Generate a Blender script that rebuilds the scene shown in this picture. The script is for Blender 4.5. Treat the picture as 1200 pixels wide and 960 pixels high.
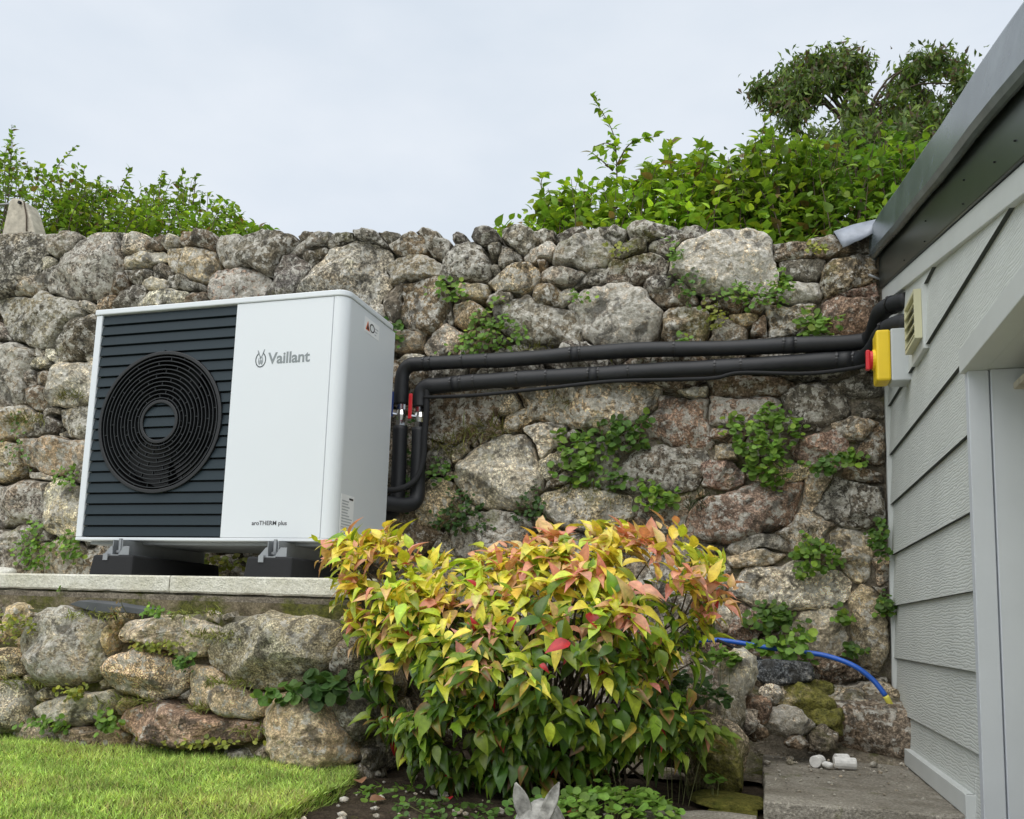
import bpy, bmesh, math, random
import numpy as np
from mathutils import Vector, Matrix, noise

random.seed(7); RNG = np.random.default_rng(7)
for o in list(bpy.data.objects): bpy.data.objects.remove(o)
scene = bpy.context.scene
C = scene.collection

# ------------------------------------------------------------------ camera
F_PX, YAW, PITCH, ROLL = 1056.9, -.307, .135, .035
PPX, PPY = 575.567, 587.144
def cam_axes():
    cy, sy = math.cos(YAW), math.sin(YAW); cp, sp = math.cos(PITCH), math.sin(PITCH)
    fwd = Vector((sy*cp, cy*cp, sp)); right = Vector((cy, -sy, 0)); up = right.cross(fwd)
    cr, sr = math.cos(ROLL), math.sin(ROLL)
    return right*cr + up*sr, -right*sr + up*cr, fwd
CR, CU, CF = cam_axes()
cam_d = bpy.data.cameras.new('camera'); cam = bpy.data.objects.new('camera', cam_d); C.objects.link(cam)
cam.matrix_world = Matrix(((CR.x, CU.x, -CF.x, 0), (CR.y, CU.y, -CF.y, 0), (CR.z, CU.z, -CF.z, 0), (0, 0, 0, 1)))
cam_d.sensor_fit = 'HORIZONTAL'; cam_d.sensor_width = 36; cam_d.lens = 36*F_PX/1200
cam_d.shift_x = (600-PPX)/1200; cam_d.shift_y = (PPY-480)/1200
cam_d.clip_start = .05; cam_d.clip_end = 2000
scene.camera = cam

# ------------------------------------------------------------------ sky, sun, exposure
SUN_EL, SUN_AZ = math.radians(56), math.radians(190)      # azimuth from +Y towards +X
w = bpy.data.worlds.new('World'); scene.world = w; w.use_nodes = True
nt = w.node_tree; nt.nodes.clear()
def wn(t, **k):
    n = nt.nodes.new(t)
    for a, b in k.items(): setattr(n, a, b)
    return n
sky = wn('ShaderNodeTexSky', sky_type='NISHITA', sun_disc=False, sun_elevation=SUN_EL, sun_rotation=SUN_AZ)
b1 = wn('ShaderNodeBackground'); b1.inputs[1].default_value = .08
nt.links.new(sky.outputs[0], b1.inputs[0])
tc = wn('ShaderNodeTexCoord'); mp = wn('ShaderNodeMapping'); mp.inputs['Scale'].default_value = (1, 1, 2.2)
nz = wn('ShaderNodeTexNoise'); nz.inputs['Scale'].default_value = 2.4; nz.inputs['Detail'].default_value = 5; nz.inputs['Roughness'].default_value = .5
nt.links.new(tc.outputs['Generated'], mp.inputs[0]); nt.links.new(mp.outputs[0], nz.inputs['Vector'])
rp = wn('ShaderNodeValToRGB')
rp.color_ramp.elements[0].position = .36; rp.color_ramp.elements[0].color = (.425, .472, .525, 1)
rp.color_ramp.elements[1].position = .64; rp.color_ramp.elements[1].color = (.515, .545, .582, 1)
nt.links.new(nz.outputs[0], rp.inputs[0])
b2 = wn('ShaderNodeBackground'); b2.inputs[1].default_value = 1.0
nt.links.new(rp.outputs[0], b2.inputs[0])
mx = wn('ShaderNodeMixShader'); mx.inputs[0].default_value = .9
nt.links.new(b1.outputs[0], mx.inputs[1]); nt.links.new(b2.outputs[0], mx.inputs[2])
wo = wn('ShaderNodeOutputWorld'); nt.links.new(mx.outputs[0], wo.inputs[0])
sd = bpy.data.lights.new('sun', 'SUN'); sd.energy = 1.5; sd.angle = math.radians(75); sd.color = (1, .965, .91)
sun = bpy.data.objects.new('sun', sd); C.objects.link(sun)
sv = Vector((math.sin(SUN_AZ)*math.cos(SUN_EL), math.cos(SUN_AZ)*math.cos(SUN_EL), math.sin(SUN_EL)))
sun.rotation_euler = sv.to_track_quat('Z', 'Y').to_euler(); sun.location = sv*20
vs = scene.view_settings; vs.view_transform = 'Standard'; vs.look = 'None'; vs.exposure = .78; vs.gamma = 1

# ------------------------------------------------------------------ pixel -> place helpers (camera stands at the origin)
def ray(x, y): return CR*((x-PPX)/F_PX) - CU*((y-PPY)/F_PX) + CF
def atY(x, y, Y): d = ray(x, y); return d*(Y/d.y)
def atZ(x, y, Z): d = ray(x, y); return d*(Z/d.z)
HK, HC = .026, .41+.026*3.55                                # house plane X + HK*Y = HC
def atH(x, y, off=0.): d = ray(x, y); return d*((HC-off)/(d.x+HK*d.y))
def hx(Y, off=0.): return HC-HK*Y-off
def proj(p):
    a = p.dot(CF); return PPX+F_PX*p.dot(CR)/a, PPY-F_PX*p.dot(CU)/a
def fbm(p, s, o=3): return noise.fractal(p*s, 1.0, 2.0, o)

# ------------------------------------------------------------------ materials
def mat(name):
    m = bpy.data.materials.new(name); m.use_nodes = True
    return m, m.node_tree, m.node_tree.nodes['Principled BSDF']
def nd(t, ty, **k):
    n = t.nodes.new(ty)
    for a, b in k.items(): setattr(n, a, b)
    return n
def noise_n(t, vec, scale, detail=3, rough=.55, dist=0):
    n = nd(t, 'ShaderNodeTexNoise'); n.inputs['Scale'].default_value = scale; n.inputs['Detail'].default_value = detail
    n.inputs['Roughness'].default_value = rough; n.inputs['Distortion'].default_value = dist
    if vec is not None: t.links.new(vec, n.inputs['Vector'])
    return n
def ramp(t, fac, stops):
    r = nd(t, 'ShaderNodeValToRGB'); e = r.color_ramp.elements
    while len(e) < len(stops): e.new(.5)
    for i, (p, c) in enumerate(stops):
        e[i].position = p; e[i].color = (c, c, c, 1) if isinstance(c, (int, float)) else (*c, 1)
    t.links.new(fac, r.inputs[0]); return r
def mixc(t, fac, a, b, mode='MIX'):
    m = nd(t, 'ShaderNodeMix', data_type='RGBA', blend_type=mode)
    for v, i in ((fac, 0), (a, 6), (b, 7)):
        if hasattr(v, 'links'): t.links.new(v, m.inputs[i])
        elif i == 0: m.inputs[0].default_value = v
        else: m.inputs[i].default_value = (*v, 1)
    return m.outputs[2]
def math_n(t, op, a, b=None):
    m = nd(t, 'ShaderNodeMath', operation=op)
    for i, v in enumerate((a, b)):
        if v is None: continue
        if hasattr(v, 'links'): t.links.new(v, m.inputs[i])
        else: m.inputs[i].default_value = v
    return m.outputs[0]
def bump(t, bs, h, strength, dist=.01, prev=None):
    b = nd(t, 'ShaderNodeBump'); b.inputs['Strength'].default_value = strength; b.inputs['Distance'].default_value = dist
    t.links.new(h, b.inputs['Height'])
    if prev is not None: t.links.new(prev, b.inputs['Normal'])
    if bs is not None: t.links.new(b.outputs[0], bs.inputs['Normal'])
    return b.outputs[0]
def geo_pos(t): return nd(t, 'ShaderNodeNewGeometry').outputs['Position']

def simple(name, col, rough=.5, metal=0., var=.06, vscale=8., bscale=0, bstr=.1, spec=.5):
    m, t, b = mat(name); pos = geo_pos(t)
    n = noise_n(t, pos, vscale, 4)
    r = ramp(t, n.outputs[0], [(.3, 1-var), (.7, 1+var)])
    t.links.new(mixc(t, 1., col, r.outputs[0], 'MULTIPLY'), b.inputs['Base Color'])
    b.inputs['Roughness'].default_value = rough; b.inputs['Metallic'].default_value = metal
    b.inputs['Specular IOR Level'].default_value = spec
    if bscale:
        bump(t, b, noise_n(t, pos, bscale, 4).outputs[0], bstr, .004)
    return m

def stone_material(name, grain=95., white=.5, moss=.60):
    """granite: object colour x weathering x crystals, pale lichen (object alpha = how much), dark algae, a little moss"""
    m, t, b = mat(name); pos = geo_pos(t); oi = nd(t, 'ShaderNodeObjectInfo')
    base = oi.outputs['Color']
    wz = ramp(t, noise_n(t, pos, 7, 6, .62, .4).outputs[0], [(.28, .5), (.5, .95), (.72, 1.45)])
    c = mixc(t, 1., base, wz.outputs[0], 'MULTIPLY')
    warm = ramp(t, noise_n(t, pos, 4.3, 4, .6).outputs[0], [(.40, (.98, .99, 1.0)), (.66, (1.14, 1.0, .84))])
    c = mixc(t, .8, c, warm.outputs[0], 'MULTIPLY')
    # every stone has its own crystal size and strength
    k = nd(t, 'ShaderNodeMapRange'); k.inputs['To Min'].default_value = .65; k.inputs['To Max'].default_value = 1.7; t.links.new(oi.outputs['Random'], k.inputs['Value'])
    vm = nd(t, 'ShaderNodeVectorMath', operation='SCALE'); t.links.new(pos, vm.inputs[0]); t.links.new(k.outputs[0], vm.inputs['Scale'])
    k2 = nd(t, 'ShaderNodeMath', operation='FRACT'); k2.inputs[0].default_value = 0; t.links.new(math_n(t, 'MULTIPLY', oi.outputs['Random'], 7.3), k2.inputs[0])
    amt = math_n(t, 'ADD', math_n(t, 'MULTIPLY', k2.outputs[0], .55), .30)
    gr = noise_n(t, vm.outputs[0], grain, 3, .72)
    gs = ramp(t, gr.outputs[0], [(.35, .12), (.44, .55), (.505, 1.0), (.565, 1.8), (.63, 3.0)])
    c = mixc(t, amt, c, gs.outputs[0], 'MULTIPLY')
    g2 = ramp(t, noise_n(t, pos, grain*.42, 4, .7).outputs[0], [(.36, .55), (.5, 1.), (.64, 1.6)])
    c = mixc(t, .8, c, g2.outputs[0], 'MULTIPLY')
    # pale lichen
    lz = noise_n(t, pos, 30, 6, .72, .3)
    thr = math_n(t, 'MULTIPLY', oi.outputs['Alpha'], .22)
    lf = math_n(t, 'ADD', lz.outputs[0], thr)
    lm = ramp(t, lf, [(.605, 0.), (.640, 1.)])
    l2 = ramp(t, noise_n(t, pos, 55, 4, .7).outputs[0], [(.40, (.40, .375, .315)), (.52, (.62, .59, .52)), (.62, (.80, .78, .72))])
    c = mixc(t, math_n(t, 'MULTIPLY', lm.outputs[0], white), c, l2.outputs[0])
    # black algae blotches
    az = ramp(t, noise_n(t, pos, 11, 7, .66, .5).outputs[0], [(.55, 0.), (.61, .68)])
    c = mixc(t, az.outputs[0], c, (.05, .047, .040))
    # ochre and moss tints
    mz = ramp(t, noise_n(t, pos, 3.1, 6, .65).outputs[0], [(moss, 0.), (moss+.10, .55 if moss > .55 else .92)])
    mcol = ramp(t, noise_n(t, pos, 75, 4, .75).outputs[0], [(.36, (.05, .055, .012)), (.62, (.26, .25, .05))])
    c = mixc(t, mz.outputs[0], c, mcol.outputs[0])
    t.links.new(c, b.inputs['Base Color'])
    b.inputs['Roughness'].default_value = .92; b.inputs['Specular IOR Level'].default_value = .2
    n1 = bump(t, None, noise_n(t, pos, 42, 6, .72).outputs[0], .7, .022)
    bump(t, b, gr.outputs[0], .8, .012, n1)
    return m
M = {}
M['stone'] = stone_material('wall_granite', 85, .85)
M['mossy_rock'] = stone_material('mossy_granite', 105, .6, .43)
M['boulder'] = stone_material('boulder_granite', 105, .75)

def earth_material(name, a, bcol, moss=.0, scale=14., grain=.8):
    m, t, b = mat(name); pos = geo_pos(t)
    n = noise_n(t, pos, scale, 8, .68)
    c = ramp(t, n.outputs[0], [(.3, a), (.68, bcol)]).outputs[0]
    g = ramp(t, noise_n(t, pos, 130, 3, .7).outputs[0], [(.32, .45), (.6, 1.1), (.72, 1.9)])
    c = mixc(t, grain, c, g.outputs[0], 'MULTIPLY')
    if moss:
        mm = ramp(t, noise_n(t, pos, 6, 7, .7, .5).outputs[0], [(.62-moss*.25, 0.), (.72-moss*.2, .85)])
        mc = ramp(t, noise_n(t, pos, 60, 4, .7).outputs[0], [(.35, (.035, .045, .010)), (.65, (.16, .17, .03))])
        c = mixc(t, mm.outputs[0], c, mc.outputs[0])
    t.links.new(c, b.inputs['Base Color']); b.inputs['Roughness'].default_value = .97; b.inputs['Specular IOR Level'].default_value = .15
    n1 = bump(t, None, noise_n(t, pos, 40, 6, .7).outputs[0], .7, .03)
    bump(t, b, noise_n(t, pos, 170, 3, .7).outputs[0], .5, .01, n1)
    return m
M['mortar'] = earth_material('mortar_and_earth', (.11, .094, .068), (.38, .33, .255), .4)
M['soil'] = earth_material('garden_soil', (.035, .026, .018), (.11, .085, .06), .1, 20)
M['mossy_mortar'] = earth_material('mossy_joint_earth', (.10, .08, .05), (.30, .25, .17), .75)
M['moss'] = earth_material('moss_cushion', (.07, .075, .015), (.24, .22, .05), .9, 30)
M['concrete_pale'] = earth_material('pale_concrete', (.70, .67, .53), (.92, .90, .80), .0, 9, .3)
M['concrete_dark'] = earth_material('mossy_concrete', (.13, .115, .08), (.38, .35, .28), .6, 9)
M['paving'] = earth_material('weathered_paving', (.20, .175, .135), (.48, .445, .38), .12, 7)
M['slate'] = simple('slate', (.075, .08, .085), .75, var=.25, bscale=40, bstr=.4)
M['lawn_soil'] = earth_material('lawn_ground', (.04, .07, .015), (.09, .13, .03), .3, 12)

def attr_leaf(name, trans=.35, rough=.5, spec=.35, vein=0.):
    m = bpy.data.materials.new(name); m.use_nodes = True; t = m.node_tree; b = t.nodes['Principled BSDF']
    a = nd(t, 'ShaderNodeAttribute', attribute_name='Col')
    c = a.outputs['Color']
    n = ramp(t, noise_n(t, geo_pos(t), 70, 3, .6).outputs[0], [(.32, .78), (.68, 1.2)])
    c = mixc(t, 1., c, n.outputs[0], 'MULTIPLY')
    t.links.new(c, b.inputs['Base Color']); b.inputs['Roughness'].default_value = rough; b.inputs['Specular IOR Level'].default_value = spec
    tr = nd(t, 'ShaderNodeBsdfTranslucent'); t.links.new(mixc(t, 1., c, (1.15, 1.2, .6), 'MULTIPLY'), tr.inputs[0])
    ms = nd(t, 'ShaderNodeMixShader'); ms.inputs[0].default_value = trans
    t.links.new(b.outputs[0], ms.inputs[1]); t.links.new(tr.outputs[0], ms.inputs[2])
    t.links.new(ms.outputs[0], t.nodes['Material Output'].inputs[0])
    return m
M['leaf'] = attr_leaf('foliage', .35)
M['bush_leaf'] = attr_leaf('nandina_foliage', .25, .33, .5)
M['grass'] = attr_leaf('grass_blades', .3, .6, .2)
M['bark'] = simple('bark', (.09, .065, .045), .9, var=.3, vscale=30, bscale=60, bstr=.6)
M['white_paint'] = simple('white_powder_coat', (.70, .735, .765), .32, var=.012, vscale=3)
M['slat_grey'] = simple('anthracite_slats', (.019, .031, .039), .55, var=.05, spec=.22)
M['grille_black'] = simple('black_grille', (.008, .009, .010), .45, var=.05)
M['cavity'] = simple('dark_cavity', (.006, .006, .007), .8)
M['rubber'] = simple('black_rubber', (.007, .0075, .009), .8, var=.15, bscale=120, bstr=.2)
M['foam'] = simple('pipe_insulation', (.0105, .0115, .014), .55, var=.22, vscale=14, bscale=90, bstr=.12)
M['tie'] = simple('cable_tie', (.008, .008, .009), .35)
M['tie_tail'] = simple('cable_tie_shine', (.10, .10, .11), .3)
M['alu'] = simple('galvanised_metal', (.30, .315, .33), .5, .4, var=.08, vscale=20)
M['chrome'] = simple('chrome', (.75, .75, .76), .18, 1., var=.05)
M['red'] = simple('red_plastic', (.62, .022, .03), .35)
M['blue'] = simple('blue_plastic', (.015, .05, .22), .4)
M['blue_pipe'] = simple('blue_water_pipe', (.02, .11, .50), .35, var=.1)
M['yellow'] = simple('yellow_plastic', (.85, .60, .02), .38)
M['yellow_cap'] = simple('pale_yellow_tape', (.80, .74, .12), .45)
M['grey_plastic'] = simple('light_grey_plastic', (.52, .55, .56), .4)
M['cream'] = simple('cream_plastic', (.62, .60, .40), .45, var=.05)
M['logo'] = simple('grey_print', (.23, .26, .27), .5)
M['ink'] = simple('dark_print', (.04, .04, .045), .5)
M['sticker'] = simple('white_sticker', (.86, .87, .88), .4)
M['sticker_ink'] = simple('sticker_print', (.45, .47, .50), .5)
M['warn'] = simple('warning_print', (.70, .16, .05), .5)
M['lead'] = simple('lead_flashing', (.27, .295, .34), .45, .35, var=.22, vscale=22, bscale=25, bstr=.3)
M['frame_paint'] = simple('grey_frame_paint', (.55, .58, .62), .5, var=.03, bscale=120, bstr=.04)
M['trim_paint'] = simple('pale_trim_paint', (.58, .605, .59), .5, var=.04, bscale=120, bstr=.05)
M['fascia'] = simple('dark_roof_membrane', (.115, .138, .148), .27, var=.28, vscale=9, bscale=10, bstr=.25)
M['soffit'] = simple('dark_green_grey_sheet', (.030, .038, .036), .3, var=.15, vscale=5)
M['plaster'] = simple('white_plaster', (.72, .71, .68), .8, var=.15, vscale=60, bscale=120, bstr=.4)
M['grey_wood'] = simple('bleached_wood', (.46, .42, .34), .85, var=.25, vscale=25, bscale=60, bstr=.5)

def siding_material():
    m, t, b = mat('fibre_cement_siding'); pos = geo_pos(t)
    mp = nd(t, 'ShaderNodeMapping'); mp.inputs['Scale'].default_value = (1, .30, 1); t.links.new(pos, mp.inputs[0])
    wv = nd(t, 'ShaderNodeTexWave', wave_type='BANDS', bands_direction='Z'); wv.inputs['Scale'].default_value = 40
    wv.inputs['Distortion'].default_value = 9; wv.inputs['Detail'].default_value = 2.5; wv.inputs['Detail Scale'].default_value = 1.1; wv.inputs['Detail Roughness'].default_value = .55
    t.links.new(mp.outputs[0], wv.inputs['Vector'])
    h = ramp(t, wv.outputs[0], [(.15, 0.), (.55, 1.)])
    v = ramp(t, noise_n(t, pos, 5, 5).outputs[0], [(.3, .93), (.7, 1.06)])
    c = mixc(t, 1., (.575, .60, .572), v.outputs[0], 'MULTIPLY')
    t.links.new(c, b.inputs['Base Color']); b.inputs['Roughness'].default_value = .62; b.inputs['Specular IOR Level'].default_value = .3
    bump(t, b, h.outputs[0], .42, .0025)
    return m
M['siding'] = siding_material()
M['lap_shade'] = simple('board_edge_shade', (.035, .042, .036), .7)  # shade under each siding lap, painted as a dark base colour

# ------------------------------------------------------------------ mesh helpers
class MB:
    def __init__(s): s.v = []; s.f = []
    def add(s, vs, fs):
        o = len(s.v); s.v += [tuple(q) for q in vs]; s.f += [tuple(i+o for i in q) for q in fs]; return s
    def box(s, x0, x1, y0, y1, z0, z1):
        return s.add([(x0,y0,z0),(x1,y0,z0),(x1,y1,z0),(x0,y1,z0),(x0,y0,z1),(x1,y0,z1),(x1,y1,z1),(x0,y1,z1)],
                     [(0,3,2,1),(4,5,6,7),(0,1,5,4),(1,2,6,5),(2,3,7,6),(3,0,4,7)])
    def hexa(s, p):   # 8 corners ordered like box
        return s.add(p, [(0,3,2,1),(4,5,6,7),(0,1,5,4),(1,2,6,5),(2,3,7,6),(3,0,4,7)])
    def prism(s, front, back):
        n = len(front)
        return s.add(list(front)+list(back), [tuple(range(n)), tuple(range(2*n-1, n-1, -1))]+[(i, i+n, (i+1) % n+n, (i+1) % n) for i in range(n)])
    def tube(s, pts, r, seg=10, cap=True, radii=None):
        pts = [Vector(p) for p in pts]; n = len(pts); V = []; Fc = []
        tg = [(pts[min(i+1, n-1)]-pts[max(i-1, 0)]).normalized() for i in range(n)]
        u = tg[0].orthogonal().normalized()
        for i in range(n):
            u = (u-tg[i]*u.dot(tg[i])).normalized(); q = tg[i].cross(u); rr = radii[i] if radii else r
            for k in range(seg):
                a = 2*math.pi*k/seg; V.append(pts[i]+(u*math.cos(a)+q*math.sin(a))*rr)
        for i in range(n-1):
            for k in range(seg): Fc.append((i*seg+k, i*seg+(k+1) % seg, (i+1)*seg+(k+1) % seg, (i+1)*seg+k))
        if cap: Fc.append(tuple(range(seg-1, -1, -1))); Fc.append(tuple((n-1)*seg+k for k in range(seg)))
        return s.add(V, Fc)
    def mesh(s, name, smooth=False):
        me = bpy.data.meshes.new(name); me.from_pydata(s.v, [], s.f); me.update()
        if smooth: me.polygons.foreach_set('use_smooth', [True]*len(me.polygons))
        return me
    def build(s, name, m, parent=None, smooth=False, bevel=0., loc=None, seg=2):
        if loc is not None: s.v = [(a-loc[0], b-loc[1], c-loc[2]) for a, b, c in s.v]
        o = link(name, s.mesh(name, smooth), m, parent, loc)
        if bevel:
            bv = o.modifiers.new('bevel', 'BEVEL'); bv.width = bevel; bv.segments = seg; bv.limit_method = 'ANGLE'; bv.angle_limit = math.radians(40)
            bv.harden_normals = False
        return o
def link(name, me, m, parent=None, loc=None):
    o = bpy.data.objects.new(name, me); C.objects.link(o)
    if me is not None and m is not None and not me.materials: me.materials.append(m)
    if loc is not None: o.location = loc
    if parent is not None:
        o.parent = parent
        if loc is not None: o.location = Vector(loc)-PARENT_LOC.get(parent.name, Vector((0, 0, 0)))
        else: o.location = -PARENT_LOC.get(parent.name, Vector((0, 0, 0)))
    PARENT_LOC[o.name] = Vector(loc) if loc is not None else Vector((0, 0, 0))
    return o
PARENT_LOC = {}
def tag(o, label=None, cat=None, group=None, kind=None):
    if label: o['label'] = label
    if cat: o['category'] = cat
    if group: o['group'] = group
    if kind: o['kind'] = kind
    return o
def thing(name, loc, label, cat, group=None):
    o = link(name, None, None, None, loc); o.empty_display_size = .05
    return tag(o, label, cat, group)
def catmull(pts, n=6):
    P = [Vector(p) for p in pts]; P = [P[0]*2-P[1]]+P+[P[-1]*2-P[-2]]; out = []
    for i in range(1, len(P)-2):
        for k in range(n):
            t = k/n; a, b, c, d = P[i-1], P[i], P[i+1], P[i+2]
            out.append(.5*((2*b)+(c-a)*t+(2*a-5*b+4*c-d)*t*t+(3*b-a-3*c+d)*t**3))
    out.append(P[-2]); return out
def text_mesh(txt, size, shear=0., spacing=1., bold=0.):
    cu = bpy.data.curves.new('txt', 'FONT'); cu.body = txt; cu.size = size; cu.extrude = .0004; cu.space_character = spacing; cu.offset = bold; cu.resolution_u = 3
    o = bpy.data.objects.new('txt', cu); C.objects.link(o); dg = bpy.context.evaluated_depsgraph_get()
    me = bpy.data.meshes.new_from_object(o.evaluated_get(dg)); bpy.data.objects.remove(o); me.materials.clear(); return me

# leaf clouds (vectorised): template rows are (along, across, up)
def template(kind):
    if kind == 'ovate':
        rows = [(0, 0), (.10, .52), (.26, .95), (.46, .98), (.68, .66), (.86, .26), (1, 0)]; V = []; F = []
        for t, wd in rows:
            z = -.34*t*t+.10*t
            V += [(t, -.5*wd, z+.085*wd), (t, 0, z), (t, .5*wd, z+.085*wd)]
        for i in range(len(rows)-1):
            a = 3*i; F += [(a, a+1, a+4, a+3), (a+1, a+2, a+5, a+4)]
        return np.array(V), F
    if kind == 'round':
        V = [(.42, 0, -.06)]; n = 8
        for k in range(n):
            a = math.pi+2*math.pi*k/n; r = .5*(.72 if k == 0 else 1)
            V.append((.5+r*math.cos(a), r*math.sin(a), .04-.10*(math.cos(a) > .3)))
        return np.array(V), [(0, 1+k, 1+(k+1) % n) for k in range(n)]
    if kind == 'simple':
        V = [(0, 0, 0), (.42, -.5, .06), (1, 0, -.16), (.42, .5, .06), (.45, 0, -.02)]
        return np.array(V), [(0, 1, 4), (1, 2, 4), (2, 3, 4), (3, 0, 4)]
    if kind == 'blade':
        V = [(0, -.5, 0), (0, .5, 0), (.55, -.42, .04), (.55, .42, .04), (1, 0, -.12)]
        return np.array(V), [(0, 1, 3, 2), (2, 3, 4)]
TPL = {k: template(k) for k in ('ovate', 'round', 'simple', 'blade')}
def unit(a): return a/np.maximum(np.linalg.norm(a, axis=1, keepdims=True), 1e-9)
def leaf_cloud(name, kind, P, D, N, L, W, COL, m, parent=None, edge=None, loc=None, curl=None):
    V, F = TPL[kind]; n = len(P); k = len(V)
    P = np.asarray(P, float); D = unit(np.asarray(D, float)); N = np.asarray(N, float)
    S = unit(np.cross(N, D)); N = np.cross(D, S)
    L = np.broadcast_to(np.asarray(L, float), n); W = np.broadcast_to(np.asarray(W, float), n)
    if loc is not None: P = P-np.array(loc)
    X = P[:, None, :]+D[:, None, :]*(L[:, None]*V[None, :, 0])[..., None]+S[:, None, :]*(W[:, None]*V[None, :, 1])[..., None]+N[:, None, :]*(L[:, None]*V[None, :, 2]*(1 if curl is None else np.asarray(curl)[:, None]))[..., None]
    X = X.reshape(-1, 3)
    lens = [len(f) for f in F]; flat = np.concatenate([np.array(f) for f in F])
    loops = (flat[None, :]+(np.arange(n)*k)[:, None]).ravel()
    ls = np.tile(np.array(lens), n); st = np.concatenate([[0], np.cumsum(ls)[:-1]])
    me = bpy.data.meshes.new(name); me.vertices.add(len(X)); me.vertices.foreach_set('co', X.ravel().astype(np.float32))
    me.loops.add(len(loops)); me.loops.foreach_set('vertex_index', loops.astype(np.int32))
    me.polygons.add(len(ls)); me.polygons.foreach_set('loop_start', st.astype(np.int32)); me.polygons.foreach_set('loop_total', ls.astype(np.int32))
    me.update(calc_edges=True); me.polygons.foreach_set('use_smooth', np.ones(len(ls), bool))
    col = np.repeat(np.asarray(COL, float)[:, None, :], k, axis=1)
    if edge is not None:
        f = np.clip(np.abs(V[:, 1])*1.3+np.maximum(V[:, 0]-.55, 0)*1.4, 0, 1)[None, :, None]
        col = col*(1-f*.75)+np.asarray(edge, float)[:, None, :]*f*.75
    rgba = np.concatenate([np.clip(col, 0, 1), np.ones((n, k, 1))], 2).reshape(-1, 4)
    a = me.color_attributes.new('Col', 'FLOAT_COLOR', 'POINT'); a.data.foreach_set('color', rgba.ravel().astype(np.float32))
    return link(name, me, m, parent, loc)
def jit(n, base, var=.25):
    b = np.tile(np.array(base, float), (n, 1)); return b*(1+RNG.uniform(-var, var, (n, 1)))*(1+RNG.uniform(-.08, .08, (n, 3)))

# ------------------------------------------------------------------ ground
Z_BED, Z_LAWN, Z_LOW = -.47, -.44, -1.45
def sheet(name, x0, x1, y0, y1, z, m, res, amp, fn=None):
    nx = max(2, int((x1-x0)/res)); ny = max(2, int((y1-y0)/res)); mb = MB(); V = []; F = []
    for j in range(ny+1):
        for i in range(nx+1):
            x = x0+(x1-x0)*i/nx; y = y0+(y1-y0)*j/ny; zz = (fn(x, y) if fn else z)+amp*fbm(Vector((x, y, 3)), 7)
            V.append((x, y, zz))
    for j in range(ny):
        for i in range(nx): a = j*(nx+1)+i; F.append((a, a+1, a+nx+2, a+nx+1))
    mb.add(V, F); return mb.build(name, m, smooth=True)
mb = MB(); mb.add([(-400, -400, Z_LOW), (400, -400, Z_LOW), (400, 400, Z_LOW), (-400, 400, Z_LOW)], [(0, 1, 2, 3)])
tag(mb.build('ground', M['lawn_soil']), kind='structure')
mb = MB(); mb.add([(-9, -9, Z_LOW+.004), (7, -9, Z_LOW+.004), (7, 1.6, Z_LOW+.004), (-9, 1.6, Z_LOW+.004)], [(0, 1, 2, 3)])
tag(mb.build('bounce_sheet', M['concrete_pale']), kind='structure')  # unseen pale sheet added to bounce light onto siding and heat pump
# raised garden bed: soil, falling to the lower ground in front
def bedz(x, y):
    t = max(0, min(1, (1.35-y)/.9)); return Z_BED+(Z_LOW-.05-Z_BED)*t*t*(3-2*t)
tag(sheet('soil_bed', -1.5, .44, .3, 3.55, 0, M['soil'], .035, .018, bedz), kind='structure')
def lawnz(x, y):
    t = max(0, min(1, (1.25-y)/1.2)); return Z_LAWN+(Z_LOW-.03-Z_LAWN)*t*t*(3-2*t)
def lawn_edge(y): return -1.19+.022*fbm(Vector((y, 3, 1)), 6, 3)+.10*math.exp(-((y-1.95)/.45)**2)*1.0+ (0.12*max(0, 1.9-y))
nx, ny = 60, 40; V = []; Fq = []
for j in range(ny+1):
    y = -.1+(2.66+.1)*j/ny; xe = lawn_edge(y)-(.16*max(0, (y-2.42)/.2)**2 if y > 2.42 else 0)
    for i in range(nx+1):
        x = -6.5+(xe+6.5)*(i/nx)**.7; V.append((x, y, lawnz(x, y)+.012*fbm(Vector((x, y, 1)), 3)))
for j in range(ny):
    for i in range(nx): a = j*(nx+1)+i; Fq.append((a, a+1, a+nx+2, a+nx+1))
# turned-down rim of the turf
rim = len(V)
for j in range(ny+1): p = V[j*(nx+1)+nx]; V.append((p[0]+.02, p[1], p[2]-.09))
for j in range(ny): a = j*(nx+1)+nx; Fq.append((a, rim+j, rim+j+1, a+nx+1))
mb = MB().add(V, Fq); tag(mb.build('lawn', M['lawn_soil'], smooth=True), kind='structure')
n = 110000
gy = RNG.uniform(1.3, 2.58, n); gx = -3.4+RNG.random(n)*2.35
ed = np.array([lawn_edge(y)-(.16*max(0, (y-2.42)/.2)**2 if y > 2.42 else 0) for y in gy]); keep = gx < ed+.012
gx, gy = gx[keep], gy[keep]
ey = RNG.uniform(1.3, 2.56, 7000); ee = np.array([lawn_edge(y)-(.16*max(0, (y-2.42)/.2)**2 if y > 2.42 else 0) for y in ey]); et = RNG.random(7000)**1.3
gx = np.concatenate([gx, ee+.02*et]); gy = np.concatenate([gy, ey]); drop = np.concatenate([np.zeros(len(gx)-7000), .085*et]); n = len(gx)
gz = np.array([lawnz(x, y)+.012*fbm(Vector((x, y, 1)), 3) for x, y in zip(gx, gy)])-drop
D = np.stack([RNG.normal(0, .8, n), RNG.normal(-.2, .8, n), np.ones(n)], 1)
patch = np.array([noise.noise(Vector((x*2.2, y*3, 5))) for x, y in zip(gx, gy)])[:, None]
fine = np.array([noise.noise(Vector((x*9, y*9, 8))) for x, y in zip(gx, gy)])[:, None]
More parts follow.
